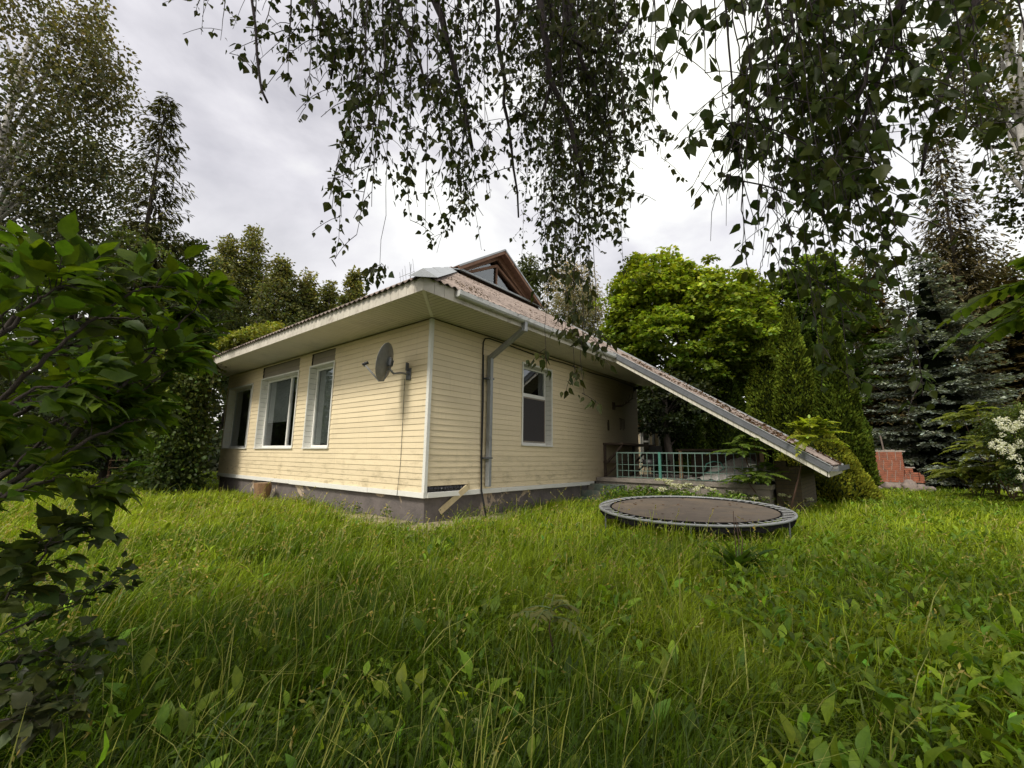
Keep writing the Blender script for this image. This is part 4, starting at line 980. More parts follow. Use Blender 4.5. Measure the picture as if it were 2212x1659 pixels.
# behind the ridge
leafy('weeping_birch', 'pale grey-green weeping birch behind the roof right of the gable', 'trees behind the house', 1232, 680, 72, 130, 30, 240, 80, .16, (.17, .185, .115), 230, T_LANCE, 1.7, .13, .3, .7, .12, shell=.25, bark='birchbark', limbs=12, lobes=((1275, 720, 40, 100, .3),), wdt=1.5)
leafy('spruce_tree', 'dark narrow tree just behind the right slope of the gable', 'trees behind the house', 1140, 640, 30, 85, 27, 90, 60, .16, (.045, .07, .03), 231, rc=.25, shell=.2, conic=True, limbs=6, trunk=.1)
leafy('maple_tree', 'big bright green maple with layered sunny foliage behind the sloping roof', 'trees behind the house', 1480, 745, 165, 180, 21, 560, 85, .17, (.112, .182, .020), 232, T_MAPLE, .28, .15, .85, .35, .22, lobes=((1400, 640, 95, 85, .34), (1560, 700, 85, 100, .25), (1370, 730, 62, 100, .2)), shell=.6, limbs=30, top=1.75, lump=.65)
leafy('maple_tree', 'darker green maple behind the tall thujas', 'trees behind the house', 1640, 735, 110, 125, 28, 210, 75, .19, (.04, .075, .016), 233, T_MAPLE, .4, .16, .8, .3, lobes=((1640, 850, 120, 100, .4),), shell=.45, limbs=10)
leafy('maple_tree', 'mid green maple between the thujas and the blue spruce', 'trees behind the house', 1760, 660, 95, 120, 26, 240, 75, .19, (.09, .16, .026), 234, T_MAPLE, .35, .17, .8, .3, lobes=((1700, 760, 90, 90, .3), (1840, 760, 90, 130, .4)), shell=.45, limbs=12, top=1.5)
leafy('poplar_tree', 'small poplar tip rising between the two maples', 'trees behind the house', 1612, 615, 16, 42, 34, 34, 50, .2, (.12, .165, .05), 235, rc=.35, shell=.2, conic=True, limbs=0, trunk=.1)
leafy('hazel_tree', 'very dark broadleaf tree in the shade under the maple, behind the terrace', 'trees behind the house', 1440, 880, 95, 75, 18, 130, 60, .15, (.020, .034, .012), 236, rc=.22, shell=.35, limbs=8)
leafy('birch_tree', 'blurred olive birch foliage filling the upper right corner', None, 2185, 150, 120, 260, 6.0, 95, 55, .060, (.085, .105, .035), 237, T_BIRCH, 1.2, .12, .4, .5, .1, lobes=((2215, 420, 60, 150, .2),), shell=.3, bark='birchbark', limbs=16)

for i, (px, py, rx, ry, d, lb) in enumerate(((1890, 760, 85, 230, 31, 'dark olive tree filling the gap left of the blue spruce'), (2075, 730, 100, 250, 33, 'dark olive tree behind the right side of the blue spruce'), (2195, 760, 90, 230, 29, 'brownish dark tree at the far right edge behind the sumacs'))):
    leafy('alder_tree', lb, 'dark trees behind the spruces', px, py, rx, ry, d, 300, 60, .24, (.045, .055, .026), 250+i, rc=.2, shell=.2, limbs=14, lump=.6, conic=True)
# ---- conifers
def whorled(name, label, group, pxt, pyt, depth, wid, col, seed, sp=.34, nb=9, need=.16, droop=.35, dens=11, zb=.4, core=True, tipup=.2, wispy=False, topcol=1.5, trunk=.17, gap=0., ns=1.):
    """conifer made of drooping boughs in whorls, each bough a flat spray of needled twigs"""
    r = RS(seed); top = at(pxt, pyt, depth); H = top[2]; b = np.array([top[0], top[1], 0.]); Wd = wid/FPX*depth
    t = thing(name, b, label, 'tree', group); LV = Leaves(); m = MB(); z = H*.985
    while z > zb:
        f = (H-z)/H; L0 = Wd*(.06+.94*f**.8)*(1 if not gap else 1+gap*math.sin(z*3.1))
        n = int(nb*(.5+.6*f))+2; a0 = r.uniform(0, 2*PI)
        for k in range(n):
            a = a0+2*PI*k/n+r.normal(0, .15); L = L0*r.uniform(.62, 1.12); zz = z+r.normal(0, sp*.3)
            hd = np.array([math.cos(a), math.sin(a), 0]); sd_ = np.array([-hd[1], hd[0], 0])
            ts = np.linspace(0, 1, max(4, int(L/.22)))
            bow = lambda q: b+hd*(L*q)+UP*(zz+(tipup*L*q*(1-f) if wispy else 0)-droop*L*q**1.2+tipup*L*q**3.)
            m.tube([bow(q) for q in (0, .35, .7, 1)], [.012+.01*f, .01+.006*f, .007, .003], n=4, cap=False)
            # side twigs
            for q in ts[1:]:
                tl = (.30*L*(1-q*.75)+.08)*r.uniform(.7, 1.2)
                for s in (-1, 1):
                    d = unit(hd*.75+sd_*s*r.uniform(.5, 1.0)+UP*(-.12 if not wispy else -.75*r.uniform(.4, 1.2)))
                    kk = max(3, int(tl*dens)); qq = r.uniform(.05, 1, kk)[:, None]
                    P = bow(q)+d*tl*qq+r.normal(0, .02, (kk, 3))-UP*(.10*tl*qq**2)
                    A = d+rnd3(r, kk)*(.55 if not wispy else .35)
                    c = tint(r, kk, col, .22, .05)*(.45+.75*q+.35*f*0)*(1+.0*qq)
                    c = c*(1+(topcol-1)*r.uniform(0, 1, (kk, 1))*(q > .5))
                    LV.add(T_SPRAY if not wispy else T_LANCE, P, A, UP+rnd3(r, kk)*.35, need*r.uniform(.6, 1.2, kk)*ns, c)
        z -= sp*(.7+.5*f)*r.uniform(.85, 1.15)
    LV.build('needles', MAT['needle'], t)
    m.build('boughs', MAT['bark'], t)
    m = MB(); m.tube([b, b+np.array([.03, 0, H*.5]), b+np.array([0, 0, H*.99])], [trunk, trunk*.6, .015], n=10); m.build('trunk', MAT['bark'], t, smooth=True)
    if core:
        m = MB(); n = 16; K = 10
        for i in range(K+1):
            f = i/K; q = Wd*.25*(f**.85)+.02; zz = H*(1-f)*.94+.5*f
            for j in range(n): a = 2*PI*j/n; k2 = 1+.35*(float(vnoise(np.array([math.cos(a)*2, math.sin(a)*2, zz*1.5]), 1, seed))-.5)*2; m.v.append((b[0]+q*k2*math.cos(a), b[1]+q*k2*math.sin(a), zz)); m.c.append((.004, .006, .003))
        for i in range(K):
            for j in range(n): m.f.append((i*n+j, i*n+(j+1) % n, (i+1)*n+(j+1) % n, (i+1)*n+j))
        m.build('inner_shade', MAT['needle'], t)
    return t
whorled('larch_tree', 'tall slim larch with feathery hanging twigs rising left of the house', None, 362, 205, 19, 150, (.075, .09, .05), 301, sp=.36, nb=8, need=.26, droop=.05, dens=20, core=False, tipup=.22, wispy=True, zb=2.5, topcol=1.3)
whorled('blue_spruce', 'blue spruce with silvery layered boughs behind the brick stove', None, 1985, 545, 20.0, 185, (.135, .185, .195), 302, nb=10, need=.15, droop=.22, dens=34, tipup=.16, topcol=1.7, gap=.08, sp=.42)
whorled('spruce_tree', 'tall thin grey-brown conifer towering behind the blue spruce', 'dark conifers at the right', 2015, 265, 25, 125, (.085, .085, .055), 303, sp=.42, nb=8, need=.30, droop=.1, dens=18, core=False, tipup=.25, wispy=True, zb=3, topcol=1.2)
whorled('spruce_tree', 'brown-tinged spruce left of the blue spruce behind the hanging leaves', 'dark conifers at the right', 1880, 600, 28, 80, (.085, .078, .042), 304, sp=.42, nb=9, need=.26, droop=.3, dens=18, tipup=.12, topcol=1.2)
whorled('spruce_tree', 'dusky brown spruce at the right edge behind the flowering shrub', 'dark conifers at the right', 2175, 600, 21, 140, (.06, .055, .028), 305, sp=.42, nb=9, need=.28, droop=.34, dens=18, tipup=.12, topcol=1.3)

def thuja(label, pxt, pyt, depth, wbot, col, seed, name='thuja', group='thujas in a row beyond the terrace', n=15000, size=.10, power=.85, zlow=.05, topc=1.0, cat='conifer', sidec=None):
    r = RS(seed); top = at(pxt, pyt, depth); H = top[2]; b = np.array([top[0], top[1], 0.]); W = wbot/FPX*depth
    t = thing(name, b, label, cat, group); LV = Leaves()
    def rad(f, a): 
        nz_ = vnoise(np.stack([np.cos(a)*1.6, np.sin(a)*1.6, (1-f)*H*1.1], -1), 1.3, seed)
        return W*np.clip(f, 0, 1)**power*np.clip((1.08-f)/.12, .55, 1)*(.80+.38*nz_)+.03
    f = r.uniform(0, 1, n)**.62; a = r.uniform(0, 2*PI, n); q = rad(f, a)*(1-.22*r.uniform(0, 1, n)**2)
    z = H*(1-f)+zlow*f
    P = np.stack([b[0]+q*np.cos(a), b[1]+q*np.sin(a), z], 1)
    out = np.stack([np.cos(a), np.sin(a), np.zeros(n)], 1); tan = np.stack([-np.sin(a), np.cos(a), np.zeros(n)], 1)
    A = unit(out*.55+UP*.75+rnd3(r, n)*.45); Nn = tan*r.normal(0, 1, (n, 1))+out*.7
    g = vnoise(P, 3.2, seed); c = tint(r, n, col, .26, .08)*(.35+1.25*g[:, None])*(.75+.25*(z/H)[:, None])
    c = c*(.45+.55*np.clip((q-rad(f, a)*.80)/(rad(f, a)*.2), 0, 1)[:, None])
    if sidec is not None: c = c*(1+sidec*np.clip(-out[:, 1:2], 0, 1))
    LV.add(T_SPRAY, P, A, Nn, size*r.uniform(.6, 1.3, n), c)
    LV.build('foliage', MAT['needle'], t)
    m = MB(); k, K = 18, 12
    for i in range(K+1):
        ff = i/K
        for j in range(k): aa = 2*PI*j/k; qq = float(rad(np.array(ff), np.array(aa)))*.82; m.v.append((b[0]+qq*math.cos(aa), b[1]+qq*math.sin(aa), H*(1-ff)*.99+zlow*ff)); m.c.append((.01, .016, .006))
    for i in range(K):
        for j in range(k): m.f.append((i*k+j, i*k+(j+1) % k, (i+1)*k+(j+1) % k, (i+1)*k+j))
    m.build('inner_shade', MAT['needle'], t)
    m = MB(); m.tube([b, b+UP*(H*.6)], .07, .03, n=8); m.build('trunk', MAT['bark'], t)
    return t
TH = (.10, .16, .024)
thuja('dark thuja column half hidden by the terrace roof, leftmost of the row', 1470, 800, 19, 62, (.03, .055, .012), 401)
thuja('second thuja from the left, seen under and above the sloping roof', 1562, 760, 19, 62, (.035, .065, .012), 402)
thuja('tall pointed thuja third from the left of the row', 1640, 655, 18.5, 58, TH, 403, n=17000)
thuja('tallest pointed thuja standing in the middle of the row', 1700, 648, 17.5, 60, TH, 404, n=19000)
thuja('slim thuja squeezed just right of the tallest one', 1743, 720, 18.6, 42, (.04, .075, .014), 405)
thuja('pointed thuja behind the hanging birch leaves', 1790, 668, 17.6, 54, (.045, .082, .015), 406)
thuja('broad thuja nearest the brick stove, rightmost of the row', 1785, 672, 15.2, 50, (.065, .112, .018), 407, n=24000, power=.55)
thuja('low conical dwarf spruce with fresh yellow-green side beside the foot of the roof', 1752, 905, 12.9, 105, (.12, .155, .022), 408, name='dwarf_spruce', group=None, n=15000, size=.07, power=.8, sidec=.3)

# ---- background wood closing the horizon
r = RS(500); LV = Leaves(); n = 1900
a = FWD+np.radians(r.uniform(-80, 80, n)); q = r.uniform(40, 52, n); zz = r.uniform(0, 1, n)**1.1*(6.0+3.2*vnoise(np.stack([a*9, a*0, a*0], 1), 1, 7))
C = np.stack([q*np.cos(a), q*np.sin(a), zz], 1)
clump_cloud(LV, r, C, r.uniform(.9, 1.9, n), 46, .42, (.045, .07, .024), T_RHOMB, .7, .5, 0, 1.3, .3, 1.3, (0, 8))
n = 500; a = FWD+np.radians(r.uniform(-80, 80, n)); q = r.uniform(30, 38, n); C = np.stack([q*np.cos(a), q*np.sin(a), r.uniform(0, 2.2, n)], 1)
clump_cloud(LV, r, C, r.uniform(.7, 1.3, n), 60, .3, (.022, .036, .014), T_RHOMB, .7, .5, 0, 1.3, .3)
tag(LV.build('woodland', MAT['leaf']), 'distant dark wood closing the view all round the garden', 'woodland', kind='stuff')
m = MB(); k = 48
for i in range(k):
    a0, a1 = FWD+math.radians(-95+190*i/k), FWD+math.radians(-95+190*(i+1)/k); h0 = 3.0+.9*math.sin(i*1.7); h1 = 3.0+.9*math.sin((i+1)*1.7)
    m.poly([(54*math.cos(a0), 54*math.sin(a0), -1), (54*math.cos(a1), 54*math.sin(a1), -1), (54*math.cos(a1), 54*math.sin(a1), h1), (54*math.cos(a0), 54*math.sin(a0), h0)])
tag(m.build('terrain_rise', surf('far_bank', (.02, .03, .012), (.012, .02, .008), 1, 1, 0)), kind='structure')

# ---- understorey
US = [(60, 900, 190, 130, 12.5, (.022, .036, .013), 'dark shrubbery at the left edge behind the near bush'), (230, 930, 130, 105, 16.5, (.020, .034, .012), 'dark shrubbery left of the vine-covered house end'), (360, 1000, 60, 45, 16.0, (.035, .06, .018), 'low bush at the foot of the vine'),
      (2130, 1015, 110, 40, 19, (.022, .038, .014), 'dark low bush right of the brick stove'), (1790, 1045, 60, 22, 13.4, (.03, .045, .015), 'low dark creeping bush under the dwarf spruce'), (1900, 1045, 90, 22, 22.0, (.02, .03, .012), 'shaded undergrowth behind the brick stove'),
      (1450, 960, 120, 60, 26, (.02, .032, .012), 'shaded undergrowth seen through the terrace')]
for i, (px, py, rx, ry, d, c, lb) in enumerate(US):
    leafy('bush', lb, 'dark bushes round the edge of the lawn', px, py, rx, ry, d, 120, 80, .11, c, 520+i, T_OVATE if d < 14 else T_RHOMB, .6, .26, .5, .2, .05, shell=.3, limbs=10, cat='bush')

# ---- climbing vine over the far end of the house
r = RS(540); vn = thing('climbing_vine', (3.7, 14.9, 0), 'thick green creeper over the far left end of the house and its roof edge', 'vine'); LV = Leaves()
n = 760; C = np.stack([r.uniform(2.7, 3.9, n), r.uniform(14.0, 17.5, n), r.uniform(.2, 3.7, n)], 1)
C[:, 0] = 2.9+1.0*r.uniform(0, 1, n)**.5-.5*np.abs(C[:, 1]-15)/3*r.uniform(0, 1, n); C[:, 1] = 14.0+3.2*r.uniform(0, 1, n)**1.7
clump_cloud(LV, r, C, r.uniform(.2, .38, n), 36, .10, (.06, .10, .025), T_OVATE, 1.1, .25, .5, 1.35, .3, 1.5, (0, 4.0))
n = 240; yy = 11.2+5*r.uniform(0, 1, n)**.6; xx = XE-.05+r.uniform(-.15, 1.8, n)*np.clip((yy-11)/3, .1, 1); C = np.stack([xx, yy, ZE+.05+(np.maximum(xx-XE, 0))*SL+.12+r.uniform(0, .16, n)], 1)
clump_cloud(LV, r, C, r.uniform(.10, .24, n), 34, .085, (.16, .21, .035), T_OVATE, .6, .5, .2, 1.3, .25)
LV.build('foliage', MAT['leaf'], vn); m = MB()
for i in range(14):
    x0, y0 = 3.2+.7*r.uniform(), 14.2+r.uniform(0, 2.6); m.tube([(x0, y0, 0), (x0+r.normal(0, .1), y0+r.normal(0, .1), 1.2), (x0+.2, y0-.1, 2.4), (x0+.4, y0, 3.7)], .022, .008, n=5)
for i in range(5): x0 = XE+.03*i; m.tube([(x0, 13.7+.25*i, ZS), (x0-.03, 13.68+.25*i, 3.0-.2*i), (x0+.02, 13.72+.25*i, 2.5-.25*i)], .006, .003, n=4)
m.build('stems', MAT['bark'], vn)
lad = at(252, 1018, 15.0); ld = thing('wooden_rack', (lad[0], lad[1], 0), 'small weathered wooden rack with cross bars in the shade at the left back', 'rack'); m = MB()
for s in (-.28, .28):
    p = lad+np.array([.63, -.77, 0])*s; m.beam((p[0], p[1], 0), (p[0]+.02, p[1]+.1, .95), .06, .05, up=(1, 0, 0))
ml = m.build('upright', MAT['wood'], ld); m = MB()
for z in (.3, .55, .8): a_ = lad-np.array([.63, -.77, 0])*.3; b_ = lad+np.array([.63, -.77, 0])*.3; m.beam((a_[0], a_[1], z), (b_[0], b_[1], z+.03), .05, .035)
m.build('crossbar', MAT['cutwood'], ld)

# ---- neighbouring wing seen through the terrace opening
XN = 19.5; p0, p1 = onx(1376, 990, XN), onx(1452, 990, XN)
ya, yb = float(p1[1]), float(p0[1])+3
nh = thing('outbuilding', (XN, ya, 0), 'shaded cream-sided outbuilding with two narrow windows seen past the end of the house', 'building')
zt = float(onx(1400, 905, XN)[2]); yc0 = ya+.05
w_a = [float(onx(v, 950, XN)[1]) for v in (1385, 1402, 1425, 1442)]
def bnd(u0, u1): return (min(u0, u1), max(u0, u1))
m = MB(); hs_ = house; house = nh
o1 = siding('wall', 0, XN, ya, yb, .3, zt, [(*bnd(w_a[0], w_a[1]), 1.0, zt-.55), (*bnd(w_a[2], w_a[3]), 1.0, zt-.5)], -1, seed=13)
o2 = siding('wall', 1, ya, XN, XN+4, .3, zt, [], -1, seed=14)
for (u, v) in ((w_a[0], w_a[1]), (w_a[2], w_a[3])):
    u, v = bnd(u, v); window(0, XN, u, v, 1.0, zt-.53, [], trans=1.9, depth=.12)
m = MB(); m.box((XN+.3, ya+.1, 0), (XN+.33, yb, zt)); m.build('partition', MAT['room'], nh)
m = MB(); m.poly([(XN-.6, ya-.5, zt), (XN+4, ya-.5, zt), (XN+4, yb, zt), (XN-.6, yb, zt)]); m.build('soffit', MAT['soffit'], nh)
m = MB(); m.poly([(XN-.62, ya-.5, zt+.15), (XN-.62, yb, zt+.15), (XN+3, yb, zt+1.4), (XN+3, ya-.5, zt+1.4)]); m.box((XN-.64, ya-.5, zt), (XN-.6, yb, zt+.15)); m.build('roof', MAT['roof'], nh)
m = MB(); dy_ = (w_a[1]+w_a[2])/2; m.beam((XN-.6, dy_-.5, zt+.02), (XN-.08, dy_, zt-.6), .1, .1); m.beam((XN-.08, dy_, zt-.55), (XN-.08, dy_, .3), .1, .1, up=(1, 0, 0)); m.build('downspout', MAT['pipe'], nh)
m = MB(); m.box((XN+.05, ya+.05, -.1), (XN+4, yb, .3)); m.build('foundation', MAT['plaster'], nh)
house = hs_

# ================================================================== SUMACS
def frond(LV, m, r, p, d, L, nl, ls, col, droop=.5, wd=1.0, rad=.004):
    """arching pinnate leaf"""
    d = unit(np.array(d, float)); pts = []
    for t in np.linspace(0, 1, 9): pts.append(np.array(p)+d*L*t-UP*(droop*L*t**2.1))
    m.tube(pts, rad, rad*.3, n=4)
    pts = np.array(pts); k = nl; ts = np.linspace(.16, .97, k)
    Q = np.stack([np.interp(ts, np.linspace(0, 1, 9), pts[:, i]) for i in range(3)], 1); T = unit(np.gradient(Q, axis=0))
    S_ = unit(np.cross(T, UP)); prof = (np.sin(PI*np.clip(ts*.80+.17, 0, 1))**.6)
    for s in (-1, 1):
        A = S_*s+T*.55-UP*.22+r.normal(0, .08, (k, 3)); LV.add(T_LANCE, Q, A, UP+r.normal(0, .15, (k, 3)), ls*prof*r.uniform(.88, 1.1, k), tint(r, k, col, .10, .06)*np.exp(r.normal(0, .1)), wd)
    LV.add(T_LANCE, Q[-1:], T[-1:], UP, ls*.7, tint(r, 1, col, .1), wd)
def sumac(label, base, tops, col, seed, L=.6, nf=9, nl=12, ls=.11, name='sumac', group='sumac saplings', el=(.1, .7), rad=.02, cat='shrub', wd=1.2):
    r = RS(seed); t = thing(name, (base[0], base[1], 0), label, cat, group); LV = Leaves(); m = MB(); ms = MB()
    for q in tops:
        q = np.array(q, float); b = np.array([base[0], base[1], 0.]); pts = [b, b+(q-b)*.4+r.normal(0, .04, 3)*[1, 1, 0], b+(q-b)*.75+r.normal(0, .03, 3), q]; ms.tube(pts, [rad, rad*.8, rad*.6, rad*.35], n=7)
        for i in range(nf):
            a = 2.4*i+r.uniform(-.2, .2); e = r.uniform(*el)+(.35 if i > nf*.7 else 0); s = 1-i/nf; o = q-UP*(.30*L*s*1.4)
            frond(LV, m, r, o, [math.cos(a)*math.cos(e), math.sin(a)*math.cos(e), math.sin(e)], L*r.uniform(.75, 1.1)*(1 if i < nf*.7 else .6), nl, ls, np.array(col)*(1 if i < nf*.7 else 1.25), r.uniform(.35, .6), wd)
    LV.build('leaves', MAT['bigleaf'], t); m.build('leaf_stalks', MAT['greenstem'], t); ms.build('stem', MAT['stem'], t, smooth=True)
    return t
b1, b2 = at(1655, 1108, 9.5), at(1703, 1120, 8.6); print('sumac', b1, b2)
sumac('darker sumac sapling growing in front of the green railing', b1, [at(1600, 960, 9.0), at(1625, 935, 9.1), at(1650, 1010, 9.0), at(1610, 1020, 9.0)], (.10, .18, .035), 601, L=.60, nf=14, nl=13, ls=.13, wd=1.9)
sumac('bright yellow-green sumac sapling on a slanting red stem before the roof foot', b2, [at(1750, 925, 8.4)], (.26, .36, .045), 602, L=.78, nf=25, nl=15, ls=.15, el=(.0, 1.2), wd=1.9)
for i, (px, py, d, lb) in enumerate(((2110, 880, 13, 'tall feathery sumac behind the white-flowering shrub'), (2150, 940, 12, 'feathery sumac left of the white blossoms'), (2085, 1000, 13, 'low sumac branch spreading over the lawn edge at the right'), (2190, 1000, 12, 'sumac clump at the right edge below the white blossoms'))):
    q = at(px, py, d); sumac(lb, (q[0]+.4, q[1]-.2), [q, q+np.array([.3, -.5, -.25]), q+np.array([.5, .3, -.1]), q+np.array([.2, -.3, -.7])], (.15, .205, .045), 610+i, L=.9, nf=13, nl=14, ls=.17, wd=1.8, group='sumacs at the right edge of the lawn')
sp0 = onz(1212, 1500, 0); sumac('young reddish-stemmed sumac seedling standing in the foreground grass', sp0, [at(1192, 1300, 2.15)], (.15, .19, .06), 620, L=.22, nf=9, nl=7, ls=.065, group=None, rad=.006, name='seedling', wd=1.4)
q = at(2300, 560, 2.3); sumac('near walnut-like branch with long pinnate leaves reaching in from the right edge', (q[0]+.3, q[1]-.5), [at(2330, 560, 2.4)], (.085, .15, .025), 621, L=.62, nf=17, nl=11, ls=.15, group=None, name='walnut_sapling', el=(-.15, .35), wd=2.0, rad=.03)
# white-flowering shrub
fs = leafy('flowering_shrub', 'shrub covered with clusters of small white blossoms at the right edge', None, 2195, 950, 50, 90, 10.5, 90, 60, .07, (.045, .08, .02), 630, T_OVATE, .7, .25, .5, .2, .03, shell=.3, limbs=8, cat='shrub')
r = RS(631); LV = Leaves()
for (px, py, n) in ((2158, 905, 5), (2172, 918, 6), (2190, 925, 8), (2205, 912, 6), (2150, 955, 5), (2165, 965, 7), (2185, 968, 8), (2205, 960, 8), (2195, 985, 5), (2208, 1018, 4), (2200, 1030, 4), (2190, 1060, 2), (2212, 890, 5)):
    for k in range(n):
        c = at(px+r.normal(0, 7), py+r.normal(0, 6), 10.0+r.uniform(-.2, .3)); m_ = 26; d = rnd3(r, m_)
        LV.add(T_RHOMB, c+d*.045, rnd3(r, m_), d, .035, tint(r, m_, (.72, .72, .62), .08, .02), 1.4)
LV.build('blossoms', MAT['petal'], fs)

# ---- white umbels round the trampoline
def umbel(px, py, depth, seed, lb, nh=4):
    r = RS(seed); q = at(px, py, depth); t = thing('wildflower', (q[0], q[1], 0), lb, 'flower', 'white umbels behind the trampoline'); m = MB(); LV = Leaves(); F = Leaves()
    for k in range(nh):
        h = q+np.array([r.normal(0, .12), r.normal(0, .12), r.uniform(-.16, .06)]); b = np.array([q[0], q[1], h[2]*.45]); m.tube([(q[0], q[1], 0), b, h-UP*.05], .005, .0025, n=5)
        R_ = r.uniform(.05, .085); F = Leaves()
        for j in range(9):
            a = 2*PI*j/9; e = h+np.array([math.cos(a)*R_*.75, math.sin(a)*R_*.75, 0]); m.tube([h-UP*.05, e], .0012, n=3); mm = 9; d = rnd3(r, mm)*.014; d[:, 2] *= .25; F.add(T_RHOMB, e+d, rnd3(r, mm), UP, .036, tint(r, mm, (.70, .70, .55), .08, .02), 1.5)
        F.build('flower_head', MAT['petal'], t)
    for j in range(10): a = r.uniform(0, 6.3); LV.add(T_SPRAY, np.array([[q[0], q[1], r.uniform(.05, .35)]]), np.array([[math.cos(a), math.sin(a), .3]]), UP, .12, tint(r, 1, (.09, .15, .03)))
    m.build('stem', MAT['greenstem'], t); LV.build('foliage', MAT['leaf'], t)
UM = [(1432, 1048, 9.6), (1447, 1040, 9.7), (1462, 1055, 9.5), (1478, 1046, 9.6), (1497, 1058, 9.5), (1510, 1052, 9.6), (1545, 1068, 9.2), (1582, 1062, 9.4), (1605, 1078, 9.0), (1632, 1082, 8.9), (1652, 1093, 8.6), (1665, 1078, 9.0), (1698, 1062, 9.1), (1735, 1080, 9.2)]
for i, u in enumerate(UM): umbel(*u, 640+i, 'white umbel wildflower on a thin stem behind the trampoline', nh=4 if i < 8 else 3)
# dock clump, bent brown stalks, tall weeds by the wall
dk = onz(1595, 1268); r = RS(660); t = thing('dock_plant', dk, 'tall dark green clump of broad leaves in the grass in front of the trampoline', 'plant'); LV = Leaves(); n = 46
a = r.uniform(0, 2*PI, n); e = r.uniform(.7, 1.45, n); A = np.stack([np.cos(a)*np.cos(e), np.sin(a)*np.cos(e), np.sin(e)], 1)
LV.add(T_DOCK, np.array([dk[0], dk[1], .02])+A*r.uniform(.0, .12, (n, 1)), A, np.array([0, 0, 1.]), r.uniform(.2, .38, n), tint(r, n, (.07, .15, .025), .25), .8); LV.build('leaf_rosette', MAT['leaf'], t)
m = MB(); 
for k in range(3): m.tube([(dk[0]+.03*k, dk[1], 0), (dk[0]+.05*k, dk[1]-.02*k, .4), (dk[0]+.06*k, dk[1], .66-.06*k)], .005, .003, n=5)
m.build('flower_stalk', MAT['stem'], t)
r = RS(670); t = thing('wall_weeds', (10.0, 4.6, 0), 'lush low weeds crowding the foot of the terrace behind the trampoline', 'weeds'); LV = Leaves(); n = 260
C = np.stack([r.uniform(9.2, 10.5, n), r.uniform(2.0, 5.0, n), r.uniform(.05, .42, n)], 1); clump_cloud(LV, r, C, .14, 22, .06, (.085, .165, .025), T_OVATE, .7, .5, .1, 1.2, .3); tag(t, kind='stuff'); LV.build('foliage', MAT['leaf'], t)
r = RS(671); LV = Leaves(); t = thing('wall_weeds', (4.3, 5.2, 0), 'thin weeds and seedlings along the foot of the foundation near the house corner', 'weeds'); tag(t, kind='stuff')
n = 60; u = r.uniform(0, 1, n); C = np.where((u < .5)[:, None], np.stack([XC-.1-r.uniform(0, .25, n), YC+r.uniform(-.3, 4, n), r.uniform(.03, .22, n)], 1), np.stack([XC+r.uniform(-.3, 4.5, n), YC-.1-r.uniform(0, .25, n), r.uniform(.03, .2, n)], 1)); clump_cloud(LV, r, C, .09, 18, .035, (.07, .12, .03), T_OVATE, 1.1, .4, .1, 1., .3); LV.build('foliage', MAT['leaf'], t)
